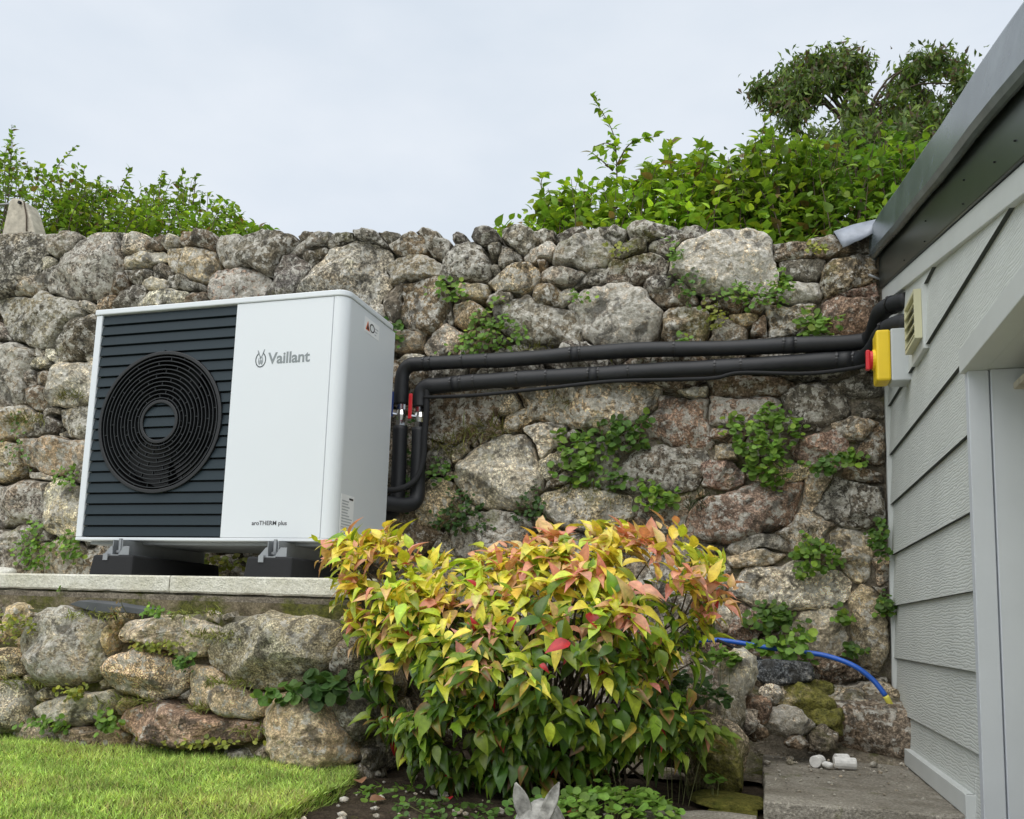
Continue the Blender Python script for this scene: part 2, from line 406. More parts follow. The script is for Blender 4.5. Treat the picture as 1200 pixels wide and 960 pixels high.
col = jit(n, (.47, .64, .16), .6)*(1+.6*fine)+np.clip(patch, 0, 1)*np.array([.22, .14, .06])
dry = RNG.random(n) < .10+.25*np.clip(patch[:, 0], 0, 1); col[dry] = jit(int(dry.sum()), (.52, .46, .20), .25)
g = leaf_cloud('grass', 'blade', np.stack([gx, gy, gz-.004], 1), D, RNG.normal(0, 1, (n, 3)), RNG.uniform(.014, .032, n), RNG.uniform(.0014, .0030, n), col, M['grass'])
tag(g, 'short bright green mown grass of the lawn', 'grass', kind='stuff')
# terrace of earth held back by the stone wall
def wall_top(X): return 1.737-.113*(X+1.472)
V = []; Fq = []
for i in range(41):
    X = -9+i*.5; zt = wall_top(max(-5, min(1.2, X)))-.22
    V += [(X, 3.9, -1.5), (X, 3.9, zt), (X, 30, zt+1.0), (X, 30, -1.5)]
for i in range(40):
    a = 4*i; Fq += [(a, a+4, a+5, a+1), (a+1, a+5, a+6, a+2), (a+2, a+6, a+7, a+3)]
tag(MB().add(V, Fq).build('terrace', M['soil']), kind='structure')

# ------------------------------------------------------------------ stones
TILES = {'A': (0, 240, 3.694), 'B': (0, 440, 3.694), 'C': (0, 660, 2.857), 'D': (400, 240, 3.75), 'E': (700, 240, 3.3333),
         'F': (440, 420, 3.694), 'G': (740, 440, 3.694), 'H': (820, 660, 3.2), 'I': (240, 250, 4.615), 'J': (580, 440, 6.), 'K': (840, 590, 4.8)}
TINT = {'g': (.305, .275, .222), 'd': (.172, .157, .130), 'l': (.56, .505, .395), 'p': (.33, .235, .178), 't': (.45, .375, .26), 'b': (.225, .178, .125)}
STONES = """
A d 3 -60,150 60,125 150,125 215,160 195,240 150,270 130,340 75,385 30,395 -60,400
A g 4 215,150 265,128 330,145 300,190 250,222 205,205
A l 4 170,225 215,218 240,235 215,265 175,275
A g 5 140,300 185,290 195,330 180,385 120,390 72,385 95,355
A g 6 345,145 400,135 480,140 525,170 530,250 520,300 490,360 440,405 380,412 280,395 195,370 180,340 185,285 240,240 300,195
A l 5 520,165 560,140 615,148 625,190 560,210 525,205
A l 6 525,240 600,205 690,190 712,210 690,235 610,250 560,265 530,262
A d 5 555,290 590,272 645,280 650,310 610,340 560,335
A d 3 655,265 690,240 735,265 745,295 715,320 660,310
A b 3 625,155 690,140 695,185 630,190
A l 7 690,165 730,135 775,140 760,175 710,190
A b 4 775,160 800,125 860,110 900,130 930,165 910,190 850,178 790,175
A t 5 715,185 790,178 850,180 915,195 930,240 920,280 885,330 820,325 760,285 725,240
A g 7 915,160 950,130 1000,120 1040,130 1030,180 1020,230 1005,270 960,255 930,200
I d 4 170,190 200,120 290,85 400,85 480,110 495,150 440,210 400,270 350,315 280,300 200,270 170,230
A b 4 490,345 520,310 555,310 550,355 510,378 490,370
A d 4 505,400 560,350 630,340 640,370 620,430 600,440 510,440
A l 4 635,340 660,318 720,325 715,360 650,370
A d 5 725,310 770,300 820,330 880,345 885,370 790,372 730,355
A l 5 620,435 650,380 720,370 820,378 810,410 720,425
A b 3 815,415 830,378 885,375 890,410
I p 8 10,400 60,310 130,290 220,285 300,320 350,350 320,430 200,450 60,465 5,455
A b 3 410,410 500,385 505,435 440,450 415,440
A g 6 10,410 80,395 180,392 290,405 350,440 355,475 270,520 230,590 195,612 140,605 60,580 20,520 5,460
A l 5 340,415 385,420 415,450 385,470 360,455
A d 4 235,575 290,520 360,485 425,470 420,560 395,630 330,670 280,685 240,650 228,610
A g 7 -60,600 0,590 60,590 135,620 140,650 100,710 105,800 95,850 40,875 -60,875
A g 3 -60,500 0,500 25,540 40,580 -60,580
A g 5 135,640 170,615 200,635 190,660 145,665
A l 4 205,625 230,620 260,660 270,690 240,680 215,655
A l 6 130,695 170,655 210,660 220,690 160,710
A t 5 150,720 200,708 240,725 230,775 190,783 150,770
A d 4 105,715 145,710 145,770 120,790 108,760
A b 4 115,800 165,780 220,795 215,840 170,868 125,850
A l 5 235,740 260,700 330,690 400,685 405,740 395,820 300,840 240,850 220,830
A l 4 360,660 395,635 405,680 365,680
B t 5 -60,140 40,140 110,160 130,200 60,250 0,260 -60,260
B d 4 155,215 210,200 270,205 240,250 170,250
B g 6 275,165 330,145 390,145 385,230 350,280 300,270 270,220
B l 6 235,245 270,235 285,262 250,272
B t 5 95,330 110,285 180,265 280,275 365,285 360,350 300,390 240,430 170,415 110,385
B t 4 -60,290 40,285 70,320 80,400 40,430 -60,430
B l 9 135,420 180,420 235,440 200,450 140,440
B g 5 -60,480 50,490 130,455 180,480 185,560 150,630 60,650 -60,660
B l 5 195,480 240,465 300,495 350,500 340,600 320,680 260,690 215,660 200,600 190,540
B g 5 -60,690 50,665 110,665 150,690 100,740 90,840 -60,850
B t 5 190,740 260,720 330,760 345,800 330,850 200,850
I d 3 495,120 530,95 580,98 570,125 510,145
I g 6 465,190 500,150 560,120 600,95 690,90 680,150 590,170 520,205 470,205
I d 5 650,160 690,100 760,92 800,105 770,140 720,165 665,180
I d 3 520,225 560,190 640,170 660,195 600,250 570,285 530,265
I d 4 330,430 360,350 385,290 430,230 480,215 520,250 555,295 540,350 500,420 430,445 330,445
I g 4 520,425 560,330 640,240 740,175 830,135 930,155 1000,210 1015,250 975,310 965,360 930,440 890,500 840,480 780,450 700,440 600,440
I d 5 795,90 830,75 920,90 985,165 960,180 900,145 830,140 800,125
I d 3 925,95 970,85 1040,95 1050,130 1010,160 980,160
D b 4 205,180 260,140 310,120 355,145 360,200 300,220 250,228
D d 5 315,110 350,95 420,110 430,130 480,150 478,190 440,225 380,215 360,180 350,140
D d 3 480,125 510,115 545,130 540,160 490,160
D d 4 555,130 580,100 640,95 690,120 690,150 640,170 600,160
D g 5 195,265 250,225 340,215 400,230 440,260 400,300 320,320 230,335 205,310
D d 6 445,240 470,185 500,160 560,160 620,170 640,220 655,270 645,330 560,340 490,315 460,280
D d 3 650,255 685,250 690,290 665,315 652,300
D g 5 685,230 700,170 740,185 780,215 785,240 720,265 690,265
D d 4 640,175 690,155 690,200 660,240
D d 5 700,110 760,85 800,85 840,110 870,150 820,210 790,205 740,165 700,140
D d 4 830,110 880,90 935,105 930,145 880,155 840,130
D l 6 790,230 850,175 920,155 945,180 930,230 870,235 840,262 800,245
D g 7 915,260 920,215 960,180 1010,150 1080,110 1140,120 1175,150 1170,220 1140,265 1080,290 1010,270 950,270
D d 5 940,130 1000,100 1080,90 1090,105 1020,145 960,175
D b 5 260,345 400,340 435,370 435,440 415,520 370,555 300,530 255,490 262,420
D d 2 175,400 230,370 258,350 255,480 220,490 180,440
D l 6 125,430 160,418 190,450 180,472 135,465
D t 5 515,355 570,345 620,360 625,400 560,415 520,390
D t 5 655,340 700,290 760,250 820,255 860,280 870,310 840,350 790,390 740,380 690,375
D b 3 855,235 890,228 910,250 890,290 860,285
D g 5 880,300 920,278 980,280 1030,300 1030,330 960,350 890,335
D d 5 1030,320 1090,280 1160,275 1160,330 1100,355 1050,340
D b 4 835,370 870,345 940,345 965,375 940,420 930,445 840,435
D l 7 945,400 1000,360 1040,365 1030,400 970,440 945,425
D g 5 645,400 690,380 740,390 735,420 690,425 650,425
D g 6 690,450 740,400 820,385 840,440 930,450 1000,470 1030,540 1010,590 900,580 800,570 720,540 695,490
D t 3 520,450 580,418 625,440 630,500 580,520 530,500
D t 4 240,620 270,570 330,558 365,575 340,625 280,645
D l 4 350,620 390,570 450,550 510,570 525,600 470,640 400,660 365,650
D b 3 525,610 560,580 640,570 660,610 600,650 530,655
D l 5 255,680 290,652 350,655 380,680 300,700
E l 8 -85,400 -30,340 50,305 130,297 175,330 200,375 260,410 250,450 225,500 160,525 60,530 -30,500 -70,450
E d 4 25,260 60,215 150,200 230,190 255,220 240,265 150,290 60,300 30,290
E d 6 105,85 140,55 180,45 215,65 300,80 305,105 250,125 200,140 130,130
E d 6 -10,80 60,75 105,85 110,110 60,125 0,110
E d 6 305,100 350,80 400,80 440,100 420,130 340,125 300,150 250,180 195,165 200,145 260,125
E d 5 85,195 75,160 150,120 190,130 195,165 160,190
E l 8 340,140 440,105 540,85 610,85 655,105 675,140 690,200 710,265 690,305 640,330 560,320 480,330 410,320 330,290 285,265 290,220 310,170
E b 4 215,345 250,305 300,295 345,320 360,365 330,385 240,380
E d 5 175,310 210,295 290,280 270,300 220,325 185,330
E b 4 280,500 250,460 300,425 380,405 440,415 440,480 400,520 330,530
E g 4 470,480 490,445 530,455 575,490 570,525 500,530 465,515
E b 4 450,400 520,370 560,380 540,415 500,410
E t 4 530,430 600,430 600,445 570,470 535,455
E b 4 600,460 650,440 665,470 650,500 600,500
E b 5 665,450 690,410 760,395 830,400 820,440 770,490 700,490 670,480
E l 9 740,350 770,320 860,312 885,345 880,365 830,385 755,390
E b 4 690,150 760,140 820,140 830,195 770,205 700,208
E d 3 725,225 800,210 870,220 880,280 820,300 740,270
E p 2 870,380 940,360 1020,365 1090,380 1080,470 1000,490 930,480 890,440
E b 4 880,230 920,200 1000,190 1060,210 1090,240 1080,290 1000,330 900,350 890,300
E b 4 840,140 920,125 960,165 1080,110 1090,190 1000,185 900,190 850,170
E p 3 890,355 1000,335 1090,300 1095,365 1000,360 930,356
E b 4 430,720 460,690 560,680 700,685 760,700 700,740 560,748 450,745
E l 6 340,730 400,725 410,745 350,748
G d 4 680,180 690,110 740,70 850,60 930,100 960,150 940,185 830,200 720,222 690,215
G d 4 860,55 1000,20 1095,20 1095,75 1000,90 950,100 890,75
G d 3 1010,150 1030,130 1100,140 1100,180 1040,185 1010,175
G p 7 340,130 370,105 470,105 560,110 600,130 590,190 500,230 440,235 390,220 335,210
G p 3 340,225 420,230 460,250 440,290 370,275 340,265
G p 5 75,210 110,150 140,110 240,105 310,115 325,170 325,260 310,290 250,285 180,275 100,255
J t 6 190,100 300,80 600,70 1130,75 1130,180 1080,260 980,320 840,360 760,380 640,340 480,330 240,290 200,200
G t 4 360,300 400,290 440,295 440,350 420,370 370,360
G p 4 300,390 350,375 430,380 470,430 480,470 400,485 330,460 300,440
G d 6 -50,420 0,370 50,330 130,305 220,310 280,340 300,380 295,440 250,475 150,480 20,480 -50,470
G p 4 290,600 350,540 420,500 530,490 630,470 700,480 710,540 700,600 650,660 560,680 450,690 350,690 290,680 270,640
G p 4 720,290 780,250 880,240 940,280 950,350 880,380 800,370 730,340
G t 4 890,220 960,190 1060,210 1030,250 990,280 930,270 890,250
G b 4 990,340 1010,260 1060,225 1100,225 1100,380 1060,395 1010,370
G b 3 920,430 960,390 1040,400 1095,430 1090,465 1000,460 920,450
G t 3 540,430 600,400 700,390 770,400 770,440 700,465 560,475
G t 4 760,440 800,430 850,450 840,500 800,570 765,590 740,560 750,490
G d 5 805,580 850,490 900,465 1000,465 1095,475 1095,600 1070,640 1000,650 920,640 850,610
G t 4 660,680 690,630 740,595 800,605 850,650 830,690 780,740 720,740 660,710
G g 4 440,750 470,700 560,695 650,690 700,725 650,755 560,740 480,770
G t 4 460,790 520,762 580,755 630,780 620,820 540,835 480,820
G t 5 880,700 920,675 990,680 1020,740 1010,830 990,890 940,890 910,820 885,760
K l 4 115,480 200,380 330,350 480,370 640,400 720,450 700,540 620,590 500,590 350,570 200,560 150,520
K t 4 750,530 830,500 900,560 960,660 980,760 970,880 900,900 820,840 760,760 740,650
K l 4 460,700 520,640 620,600 670,650 680,760 640,820 560,820 480,760
K t 4 910,330 950,300 985,330 980,420 930,410
K p 3 130,560 230,590 240,680 200,740 100,720 90,640
K l 3 20,600 100,590 110,660 80,720 20,700
K b 3 530,880 620,870 700,900 760,960 640,975 540,950
F b 5 215,200 300,150 460,140 530,150 545,210 470,250 400,320 330,330 230,310 215,260
F l 4 540,170 580,150 630,200 590,215 555,215
F t 5 560,250 620,240 650,265 620,300 570,300
F l 5 675,320 720,305 790,310 780,355 720,385 690,365
F l 4 365,470 430,430 520,380 600,330 650,320 680,370 690,470 690,550 660,620 580,640 480,630 410,590 380,530
F l 4 700,440 790,410 800,460 740,490 700,490
F t 4 210,560 260,540 330,545 350,580 330,640 250,700 200,690 190,620
F g 6 340,750 400,700 500,685 620,700 650,740 600,830 480,860 380,830
F t 6 750,600 850,580 960,600 1070,600 1070,680 960,730 820,700 750,650
"""
RET_STONES = """
C g 6 70,260 95,190 150,165 240,175 330,200 350,240 340,320 310,380 230,395 120,395 75,340
C l 4 385,235 430,205 530,185 640,190 720,225 710,270 660,300 590,310 560,275 480,262 400,265
C t 5 355,360 380,315 470,290 560,315 620,370 610,410 560,440 480,440 410,425 365,395
C g 3 690,285 740,220 830,185 930,172 1040,185 1130,225 1140,270 1100,330 1030,380 930,410 850,415 760,385 710,340
C l 8 110,490 160,465 240,455 350,430 365,465 330,520 250,530 160,530
C p 2 390,545 440,495 540,470 680,505 780,520 860,545 850,600 760,610 620,605 480,595 440,570
C t 4 640,420 650,350 720,360 760,400 820,440 860,470 870,510 800,520 700,495 640,470
C t 3 890,500 930,460 1040,440 1100,490 1160,560 1170,650 1100,690 960,675 900,630
C g 5 -60,400 0,390 50,380 80,430 70,540 30,555 -60,555
C t 3 -60,300 10,290 60,310 60,370 0,385 -60,390
C t 3 360,215 380,200 375,270 355,300
C b 3 190,565 300,548 400,570 400,610 260,612
C d 4 1100,350 1150,270 1200,260 1220,350 1160,390
C d 3 1110,470 1180,420 1240,460 1250,560 1190,600
"""
def parse(src, Y):
    out = []
    for ln in src.strip().split('\n'):
        tk = ln.split(); ox, oy, s = TILES[tk[0]]
        poly = []
        for q in tk[3:]:
            a, b = q.split(','); p = atY(ox+float(a)/s, oy+float(b)/s, Y); poly.append((p.x, p.z))
        out.append((poly, tk[1], float(tk[2])/10))
    return out
def pip(poly, X, Z):
    inside = np.zeros(X.shape, bool); n = len(poly)
    for i in range(n):
        x0, z0 = poly[i]; x1, z1 = poly[(i+1) % n]
        if z0 == z1: continue
        c = ((z0 > Z) != (z1 > Z)) & (X < (x1-x0)*(Z-z0)/(z1-z0)+x0); inside ^= c
    return inside
def fill_stones(polys, x0, x1, z0, z1, ok, radii, res=.01, rnd=None, stretch=1.35, grow=0):
    """grow further stones into whatever the traced ones leave free"""
    nx = int((x1-x0)/res); nz = int((z1-z0)/res)
    GX, GZ = np.meshgrid(x0+(np.arange(nx)+.5)*res, z0+(np.arange(nz)+.5)*res)
    free = ok(GX, GZ)
    for p in polys: free &= ~pip(p, GX, GZ)
    if grow:
        lab = np.zeros(free.shape, int)
        for i, p in enumerate(polys): lab[pip(p, GX, GZ)] = i+1
        for i in rnd.permutation(len(polys)):
            p = polys[i]; cx = sum(a for a, b in p)/len(p); cz = sum(b for a, b in p)/len(p); q = []
            for a, b in zip(p, p[1:]+p[:1]):
                m_ = max(1, int(math.hypot(b[0]-a[0], b[1]-a[1])/.05))
                q += [(a[0]+(b[0]-a[0])*t/m_, a[1]+(b[1]-a[1])*t/m_) for t in range(m_)]
            out = []
            for x, z in q:
                l = math.hypot(x-cx, z-cz); dx, dz = (x-cx)/l, (z-cz)/l; g = 0.
                while g < grow:
                    ii = int((x+dx*(g+.016)-x0)/res); jj = int((z+dz*(g+.016)-z0)/res)
                    if ii < 0 or jj < 0 or ii >= nx or jj >= nz or not ok(GX[jj:jj+1, ii:ii+1], GZ[jj:jj+1, ii:ii+1])[0, 0] or lab[jj, ii] not in (0, i+1): break
                    g += .005
                out.append((x+dx*g, z+dz*g))
            polys[i] = out; lab[pip(out, GX, GZ) & (lab == 0)] = i+1; free &= ~pip(out, GX, GZ)
    new = []
    for R in radii:
        def erode(a, r):
            e = a.copy()
            for _ in range(r):
                b = e.copy(); b[1:] &= e[:-1]; b[:-1] &= e[1:]; b[:, 1:] &= e[:, :-1]; b[:, :-1] &= e[:, 1:]
                b[0] = False; b[-1] = False; b[:, 0] = False; b[:, -1] = False; e = b
            return e
        er = erode(free, R)
        while True:
            idx = np.flatnonzero(er)
            if len(idx) == 0: break
            k = idx[rnd.integers(len(idx))]; j, i = divmod(k, nx)
            cap = R*rnd.uniform(1.35, 2.0); poly = []; n = int(rnd.integers(6, 10)); ph = rnd.random(); jt = rnd.uniform(-.28, .28, n)
            for q in range(n):
                a = 2*math.pi*(q+ph+jt[q])/n; dx, dz = math.cos(a), math.sin(a); lim = cap/math.sqrt((dx/stretch)**2+(dz*1.1)**2)
                r = 0
                while r < lim:
                    ii = int(round(i+dx*(r+1.6))); jj = int(round(j+dz*(r+1.6)))
                    if ii < 0 or jj < 0 or ii >= nx or jj >= nz or not free[jj, ii]: break
                    r += .5
                r = max(r+.5, .8)*rnd.uniform(.95, 1.06)
                poly.append((x0+(i+.5+dx*r)*res, z0+(j+.5+dz*r)*res))
            new.append(poly)
            free &= ~pip(poly, GX, GZ); free[j, i] = False
            a0, a1 = max(0, j-70), min(nz, j+70); b0, b1 = max(0, i-70), min(nx, i+70)
            er[a0:a1, b0:b1] &= erode(np.pad(free[a0:a1, b0:b1], 1), R)[1:-1, 1:-1] | (np.zeros((a1-a0, b1-b0), bool)) if False else er[a0:a1, b0:b1]
            er = er & free
            # keep centres away from what is now taken
            m2 = erode(free[a0:a1, b0:b1], R) if (a0 > 0 and b0 > 0 and a1 < nz and b1 < nx) else None
            if m2 is not None: 
                c0, c1, d0, d1 = a0+R, a1-R, b0+R, b1-R
                er[c0:c1, d0:d1] &= m2[R:(a1-a0)-R, R:(b1-b0)-R]
            else: er = erode(free, R)
    return new
def stone_mesh(poly, Yf, depth, bulge, seed, rough=1., spacing=.014, back=.10, sharp=9., tilt=.05, cutc=.13, facets=5):
    """a stone whose outline on the wall face is poly (X,Z); the broken face stands out towards -Y"""
    r = random.Random(seed); so = Vector((r.uniform(-50, 50), r.uniform(-50, 50), r.uniform(-50, 50)))
    P = [Vector((x, z)) for x, z in poly]
    Q = []
    for i in range(len(P)):
        a, b = P[i], P[(i+1) % len(P)]; Q += [a.lerp(b, cutc), a.lerp(b, 1-cutc)]
    L = [0]
    for i in range(len(Q)): L.append(L[-1]+(Q[(i+1) % len(Q)]-Q[i]).length)
    n = max(14, min(72, int(L[-1]/spacing))); out = []; k = 0
    for j in range(n):
        s = L[-1]*j/n
        while L[k+1] < s: k += 1
        t = (s-L[k])/max(1e-9, L[k+1]-L[k]); out.append(Q[k].lerp(Q[(k+1) % len(Q)], t))
    c = sum(out, Vector((0, 0)))/n
    size = math.sqrt(max(1e-6, sum((q-c).length_squared for q in out)/n))
    nr = max(4, min(13, int(size/spacing)+1))
    tx, tz = r.uniform(-tilt, tilt), r.uniform(-tilt*1.2, tilt*.8)
    fac = []
    for k in range(facets):
        a = r.uniform(0, 6.283); fac.append((math.cos(a), math.sin(a), r.uniform(-.1, .7), r.uniform(.7, 2.4)))
    ctr = Vector((c.x, Yf, c.y)); V = []; Fc = []
    amp = min(1, size/.07)
    wob = [fbm(Vector((q.x, 9, q.y))+so, 11, 2)*.016*amp*rough+fbm(Vector((q.x, 3, q.y))+so, 38, 3)*.0075*rough for q in out]
    out = [q+(q-c).normalized()*w_ for q, w_ in zip(out, wob)]
    def face_y(x, z, rr):
        p = Vector((x, Yf, z))+so
        d = bulge
        for ux, uz, h0, sl in fac:
            q = ((x-c.x)*ux+(z-c.y)*uz)/size; d = min(d, max(bulge*.25, bulge*(1.15-sl*(q-h0)*1.1)))
        prof = 1-rr**sharp
        y = Yf+.012-(d+.012)*prof
        m = min(1, size/.09)
        y += (fbm(p, 5, 2)*.010*m+(abs(fbm(p, 11, 2))-.3)*.010*m+(abs(fbm(p, 27, 3))-.3)*.007+fbm(p, 60, 3)*.0045)*rough*(.35+.65*prof)
        return y+((x-c.x)*tx+(z-c.y)*tz)*prof
    rad = [1., 1., .975, .93]+[.93*(1-i/nr) for i in range(1, nr)]
    for i, rr in enumerate(rad):
        for q in out:
            qq = c+(q-c)*rr; x, z = qq.x, qq.y
            y = Yf+(back if i == 0 else .014) if i < 2 else face_y(x, z, rr)
            V.append((x-ctr.x, y-ctr.y, z-ctr.z))
    V.append((0, face_y(c.x, c.y, 0)-Yf, 0)); m = len(rad)
    for i in range(m-1):
        for j in range(n): Fc.append((i*n+j, i*n+(j+1) % n, (i+1)*n+(j+1) % n, (i+1)*n+j))
    for j in range(n): Fc.append(((m-1)*n+j, (m-1)*n+(j+1) % n, m*n))
    mb = MB(); mb.add(V, Fc); return mb, ctr
def crisp(me, deg=27):
    me.set_sharp_from_angle(angle=math.radians(deg)); return me
def tint(code, lich, r):
    b = TINT[code]; k = r.uniform(.88, 1.12); return (b[0]*k, b[1]*k*r.uniform(.97, 1.03), b[2]*k*r.uniform(.94, 1.06), lich)
def poly_area(p): return abs(sum(p[i][0]*p[(i+1) % len(p)][1]-p[(i+1) % len(p)][0]*p[i][1] for i in range(len(p))))/2

# ---- the tall wall
YW = 3.50
wall = thing('stone_wall', (-1.5, 3.6, -.5), 'tall dry stone wall of lichened grey granite behind the white heat pump', 'stone wall')
main = parse(STONES, YW)
X0, X1 = -5.6, hx(3.5)-.012
def shrink(p, k=.985):
    cx = sum(a for a, b in p)/len(p); cz = sum(b for a, b in p)/len(p); return [(cx+(a-cx)*k, cz+(b-cz)*k) for a, b in p]
traced_top = lambda GX, GZ: (GZ < wall_top(GX)-.045)
rnd = np.random.default_rng(11)
grown = [p for p, _, _ in main]
fills = fill_stones(grown, X0, X1, -.6, 2.35, traced_top, (13, 10, 8, 6, 4, 3, 2), rnd=rnd, grow=.034)
main = [(g_, c, l) for g_, (p, c, l) in zip(grown, main)]
rr_ = random.Random(5); parts = []; rubble = MB()
allst = [(shrink(p, 1.0 if sum(a for a, _ in p)/len(p) < -1.3 or sum(b for _, b in p)/len(p) > 1.1 else 1.025), c, l, True) for p, c, l in main]
for p in fills:
    cx = sum(a for a, b in p)/len(p); cz = sum(b for a, b in p)/len(p)
    px, py = proj(Vector((cx, YW, cz)))
    hid = px < -15 or (105 < px < 440 and 370 < py < 640) or (400 < px < 840 and py > 655) or py > 800
    code = rr_.choice('ggdlb') if px < 760 else rr_.choice('bpbtd')
    allst.append((p, code, rr_.uniform(.25, .6), not hid and poly_area(p) > .0006))
order = sorted(range(len(allst)), key=lambda i: -(poly_area(allst[i][0])+(100 if allst[i][3] else 0)))
part_ids = set(i for i in order[:292] if allst[i][3])
for i, (p, code, lich, vis) in enumerate(allst):
    a = poly_area(p); sz = math.sqrt(a); cz = sum(b for _, b in p)/len(p); cx = sum(q for q, _ in p)/len(p)
    rr = random.Random(100+i)
    bulge = min(.055, .014+sz*.17)*rr.uniform(.6, 1.3)
    yf = YW+rr.uniform(-.004, .022)+(.012 if sz < .05 else 0)
    top = cz > wall_top(cx)-.16
    mb, ctr = stone_mesh(p, yf, 0, bulge, 100+i, back=.26 if top else .11, spacing=.012 if sz > .08 else .009, tilt=.14, sharp=rr.uniform(10, 26), cutc=.06, facets=7)
    if i in part_ids:
        o = link('stone', crisp(mb.mesh('stone', True)), M['stone'], wall, ctr); o.color = tint(code, lich, rr)
    else:
        rubble.add([(v[0]+ctr.x, v[1]+ctr.y, v[2]+ctr.z) for v in mb.v], mb.f)
o = rubble.build('rubble', M['stone'], wall, smooth=True); o.color = (.21, .185, .15, .4); o['kind'] = 'stuff'
# mortar, earth and the core of the wall
V = []; Fc = []; res = .022; nx = int((X1+.008-X0)/res); nz = int(2.6/res)
for j in range(nz+1):
    for i in range(nx+1):
        X = X0+(X1+.008-X0)*i/nx; zt = wall_top(X)-.07; z = -.6+(zt+.6)*j/nz
        k = max(0, min(1, (X+1.15)/.5))*max(0, min(1, (1.15-z)/.35)); k = max(k, max(0, min(1, (X-0.05)/.2)))
        y = 3.588-.060*k+.016*fbm(Vector((X, 1, z)), 9, 3)*(1.1-.3*k)+.006*fbm(Vector((X, 4, z)), 34, 3)
        V.append((X, y, z))
for j in range(nz):
    for i in range(nx): a = j*(nx+1)+i; Fc.append((a, a+1, a+nx+2, a+nx+1))
b0 = len(V)
for i in range(nx+1):
    X = X0+(X1+.008-X0)*i/nx; V.append((X, 3.92, wall_top(X)-.07+.02*fbm(Vector((X, 0, 0)), 6)))
for i in range(nx): a = nz*(nx+1)+i; Fc.append((a, a+1, b0+i+1, b0+i))
MB().add(V, Fc).build('mortar', M['mortar'], wall, smooth=True)

# ---- the low retaining wall under the heat pump
YR = 2.50
low = thing('retaining_wall', (-2., 2.6, -.48), 'low wall of rounded granite boulders under the pale slab, above the lawn', 'stone wall')
rst = parse(RET_STONES, YR)
rgrown = [p for p, _, _ in rst]
rf = fill_stones(rgrown, -4.4, -1.14, -.52, .02, lambda GX, GZ: np.ones(GX.shape, bool), (9, 7, 5, 3, 2), rnd=np.random.default_rng(3), grow=.014)
rst = [(g_, c, l) for g_, (p, c, l) in zip(rgrown, rst)]
for i, (p, code, lich) in enumerate([(shrink(p, 1.015), c, l) for p, c, l in rst]+[(p, random.Random(i).choice('gtdt'), .4) for i, p in enumerate(rf)]):
    sz = math.sqrt(poly_area(p)); rr = random.Random(700+i); big = i < len(rst)
    mb, ctr = stone_mesh(p, YR+(.0 if big else .035), 0, min(.070, .015+sz*.22), 700+i, rough=1.0, spacing=.011, back=.12, sharp=rr.uniform(6.5, 10), tilt=.08, cutc=.11, facets=5)
    o = link('stone', crisp(mb.mesh('stone', True), 38), M['boulder'], low, ctr); tb_ = tint(code, lich, rr); o.color = (tb_[0]*1.35, tb_[1]*1.33, tb_[2]*1.25, lich)
V = []; Fc = []; nx, nz = 110, 22
for j in range(nz+1):
    for i in range(nx+1):
        X = -4.4+(3.16)*i/nx; z = -.52+.56*j/nz
        V.append((X, 2.545+.014*fbm(Vector((X, 7, z)), 10, 3), z))
for j in range(nz):
    for i in range(nx): a = j*(nx+1)+i; Fc.append((a, a+1, a+nx+2, a+nx+1))
MB().add(V, Fc).build('mortar', M['mossy_mortar'], low, smooth=True)
MB().box(-4.4, -1.24, 2.57, 3.5, -.52, .058).build('earth_core', M['mortar'], low)

def rock_mesh(sx, sy, sz, seed, sub=3, rough=.16, flat=.0):
    bm = bmesh.new(); bmesh.ops.create_icosphere(bm, subdivisions=sub, radius=1); so = Vector((seed*3.7, seed*1.3, seed*2.1))
    for v in bm.verts:
        p = v.co.copy()
        # boxier than a ball
        m = max(abs(p.x), abs(p.y), abs(p.z)); p = p.lerp(p/m, .35)
        d = 1+rough*fbm(p+so, 1.1, 3)*1.4+rough*.5*fbm(p+so, 3.6, 3)
        for k in range(5):
            nn = Vector((math.sin(seed*7+k*2.1), math.cos(seed*3+k*1.7), math.sin(seed*5+k*.9))).normalized(); q = p.dot(nn)-.78
            if q > 0: p -= nn*q*.8
        v.co = Vector((p.x*sx, p.y*sy, p.z*sz))*d
    me = bpy.data.meshes.new('rock'); bm.to_mesh(me); bm.free(); me.polygons.foreach_set('use_smooth', [True]*len(me.polygons)); return me
for i, (x, y, z, sx, sy, sz, code) in enumerate([(-1.20, 2.72, -.35, .09, .15, .12, 'g'), (-1.19, 2.98, -.33, .08, .14, .13, 't'), (-1.19, 3.25, -.34, .08, .15, .12, 'g'),
                                           (-1.18, 2.80, -.12, .08, .15, .10, 'd'), (-1.19, 3.12, -.10, .08, .16, .10, 'g'), (-1.18, 2.64, -.16, .08, .10, .10, 't')]):
    o = link('stone', rock_mesh(sx, sy, sz, i+20), M['boulder'], low, (x, y, z)); o.color = tint(code, .3, random.Random(i))

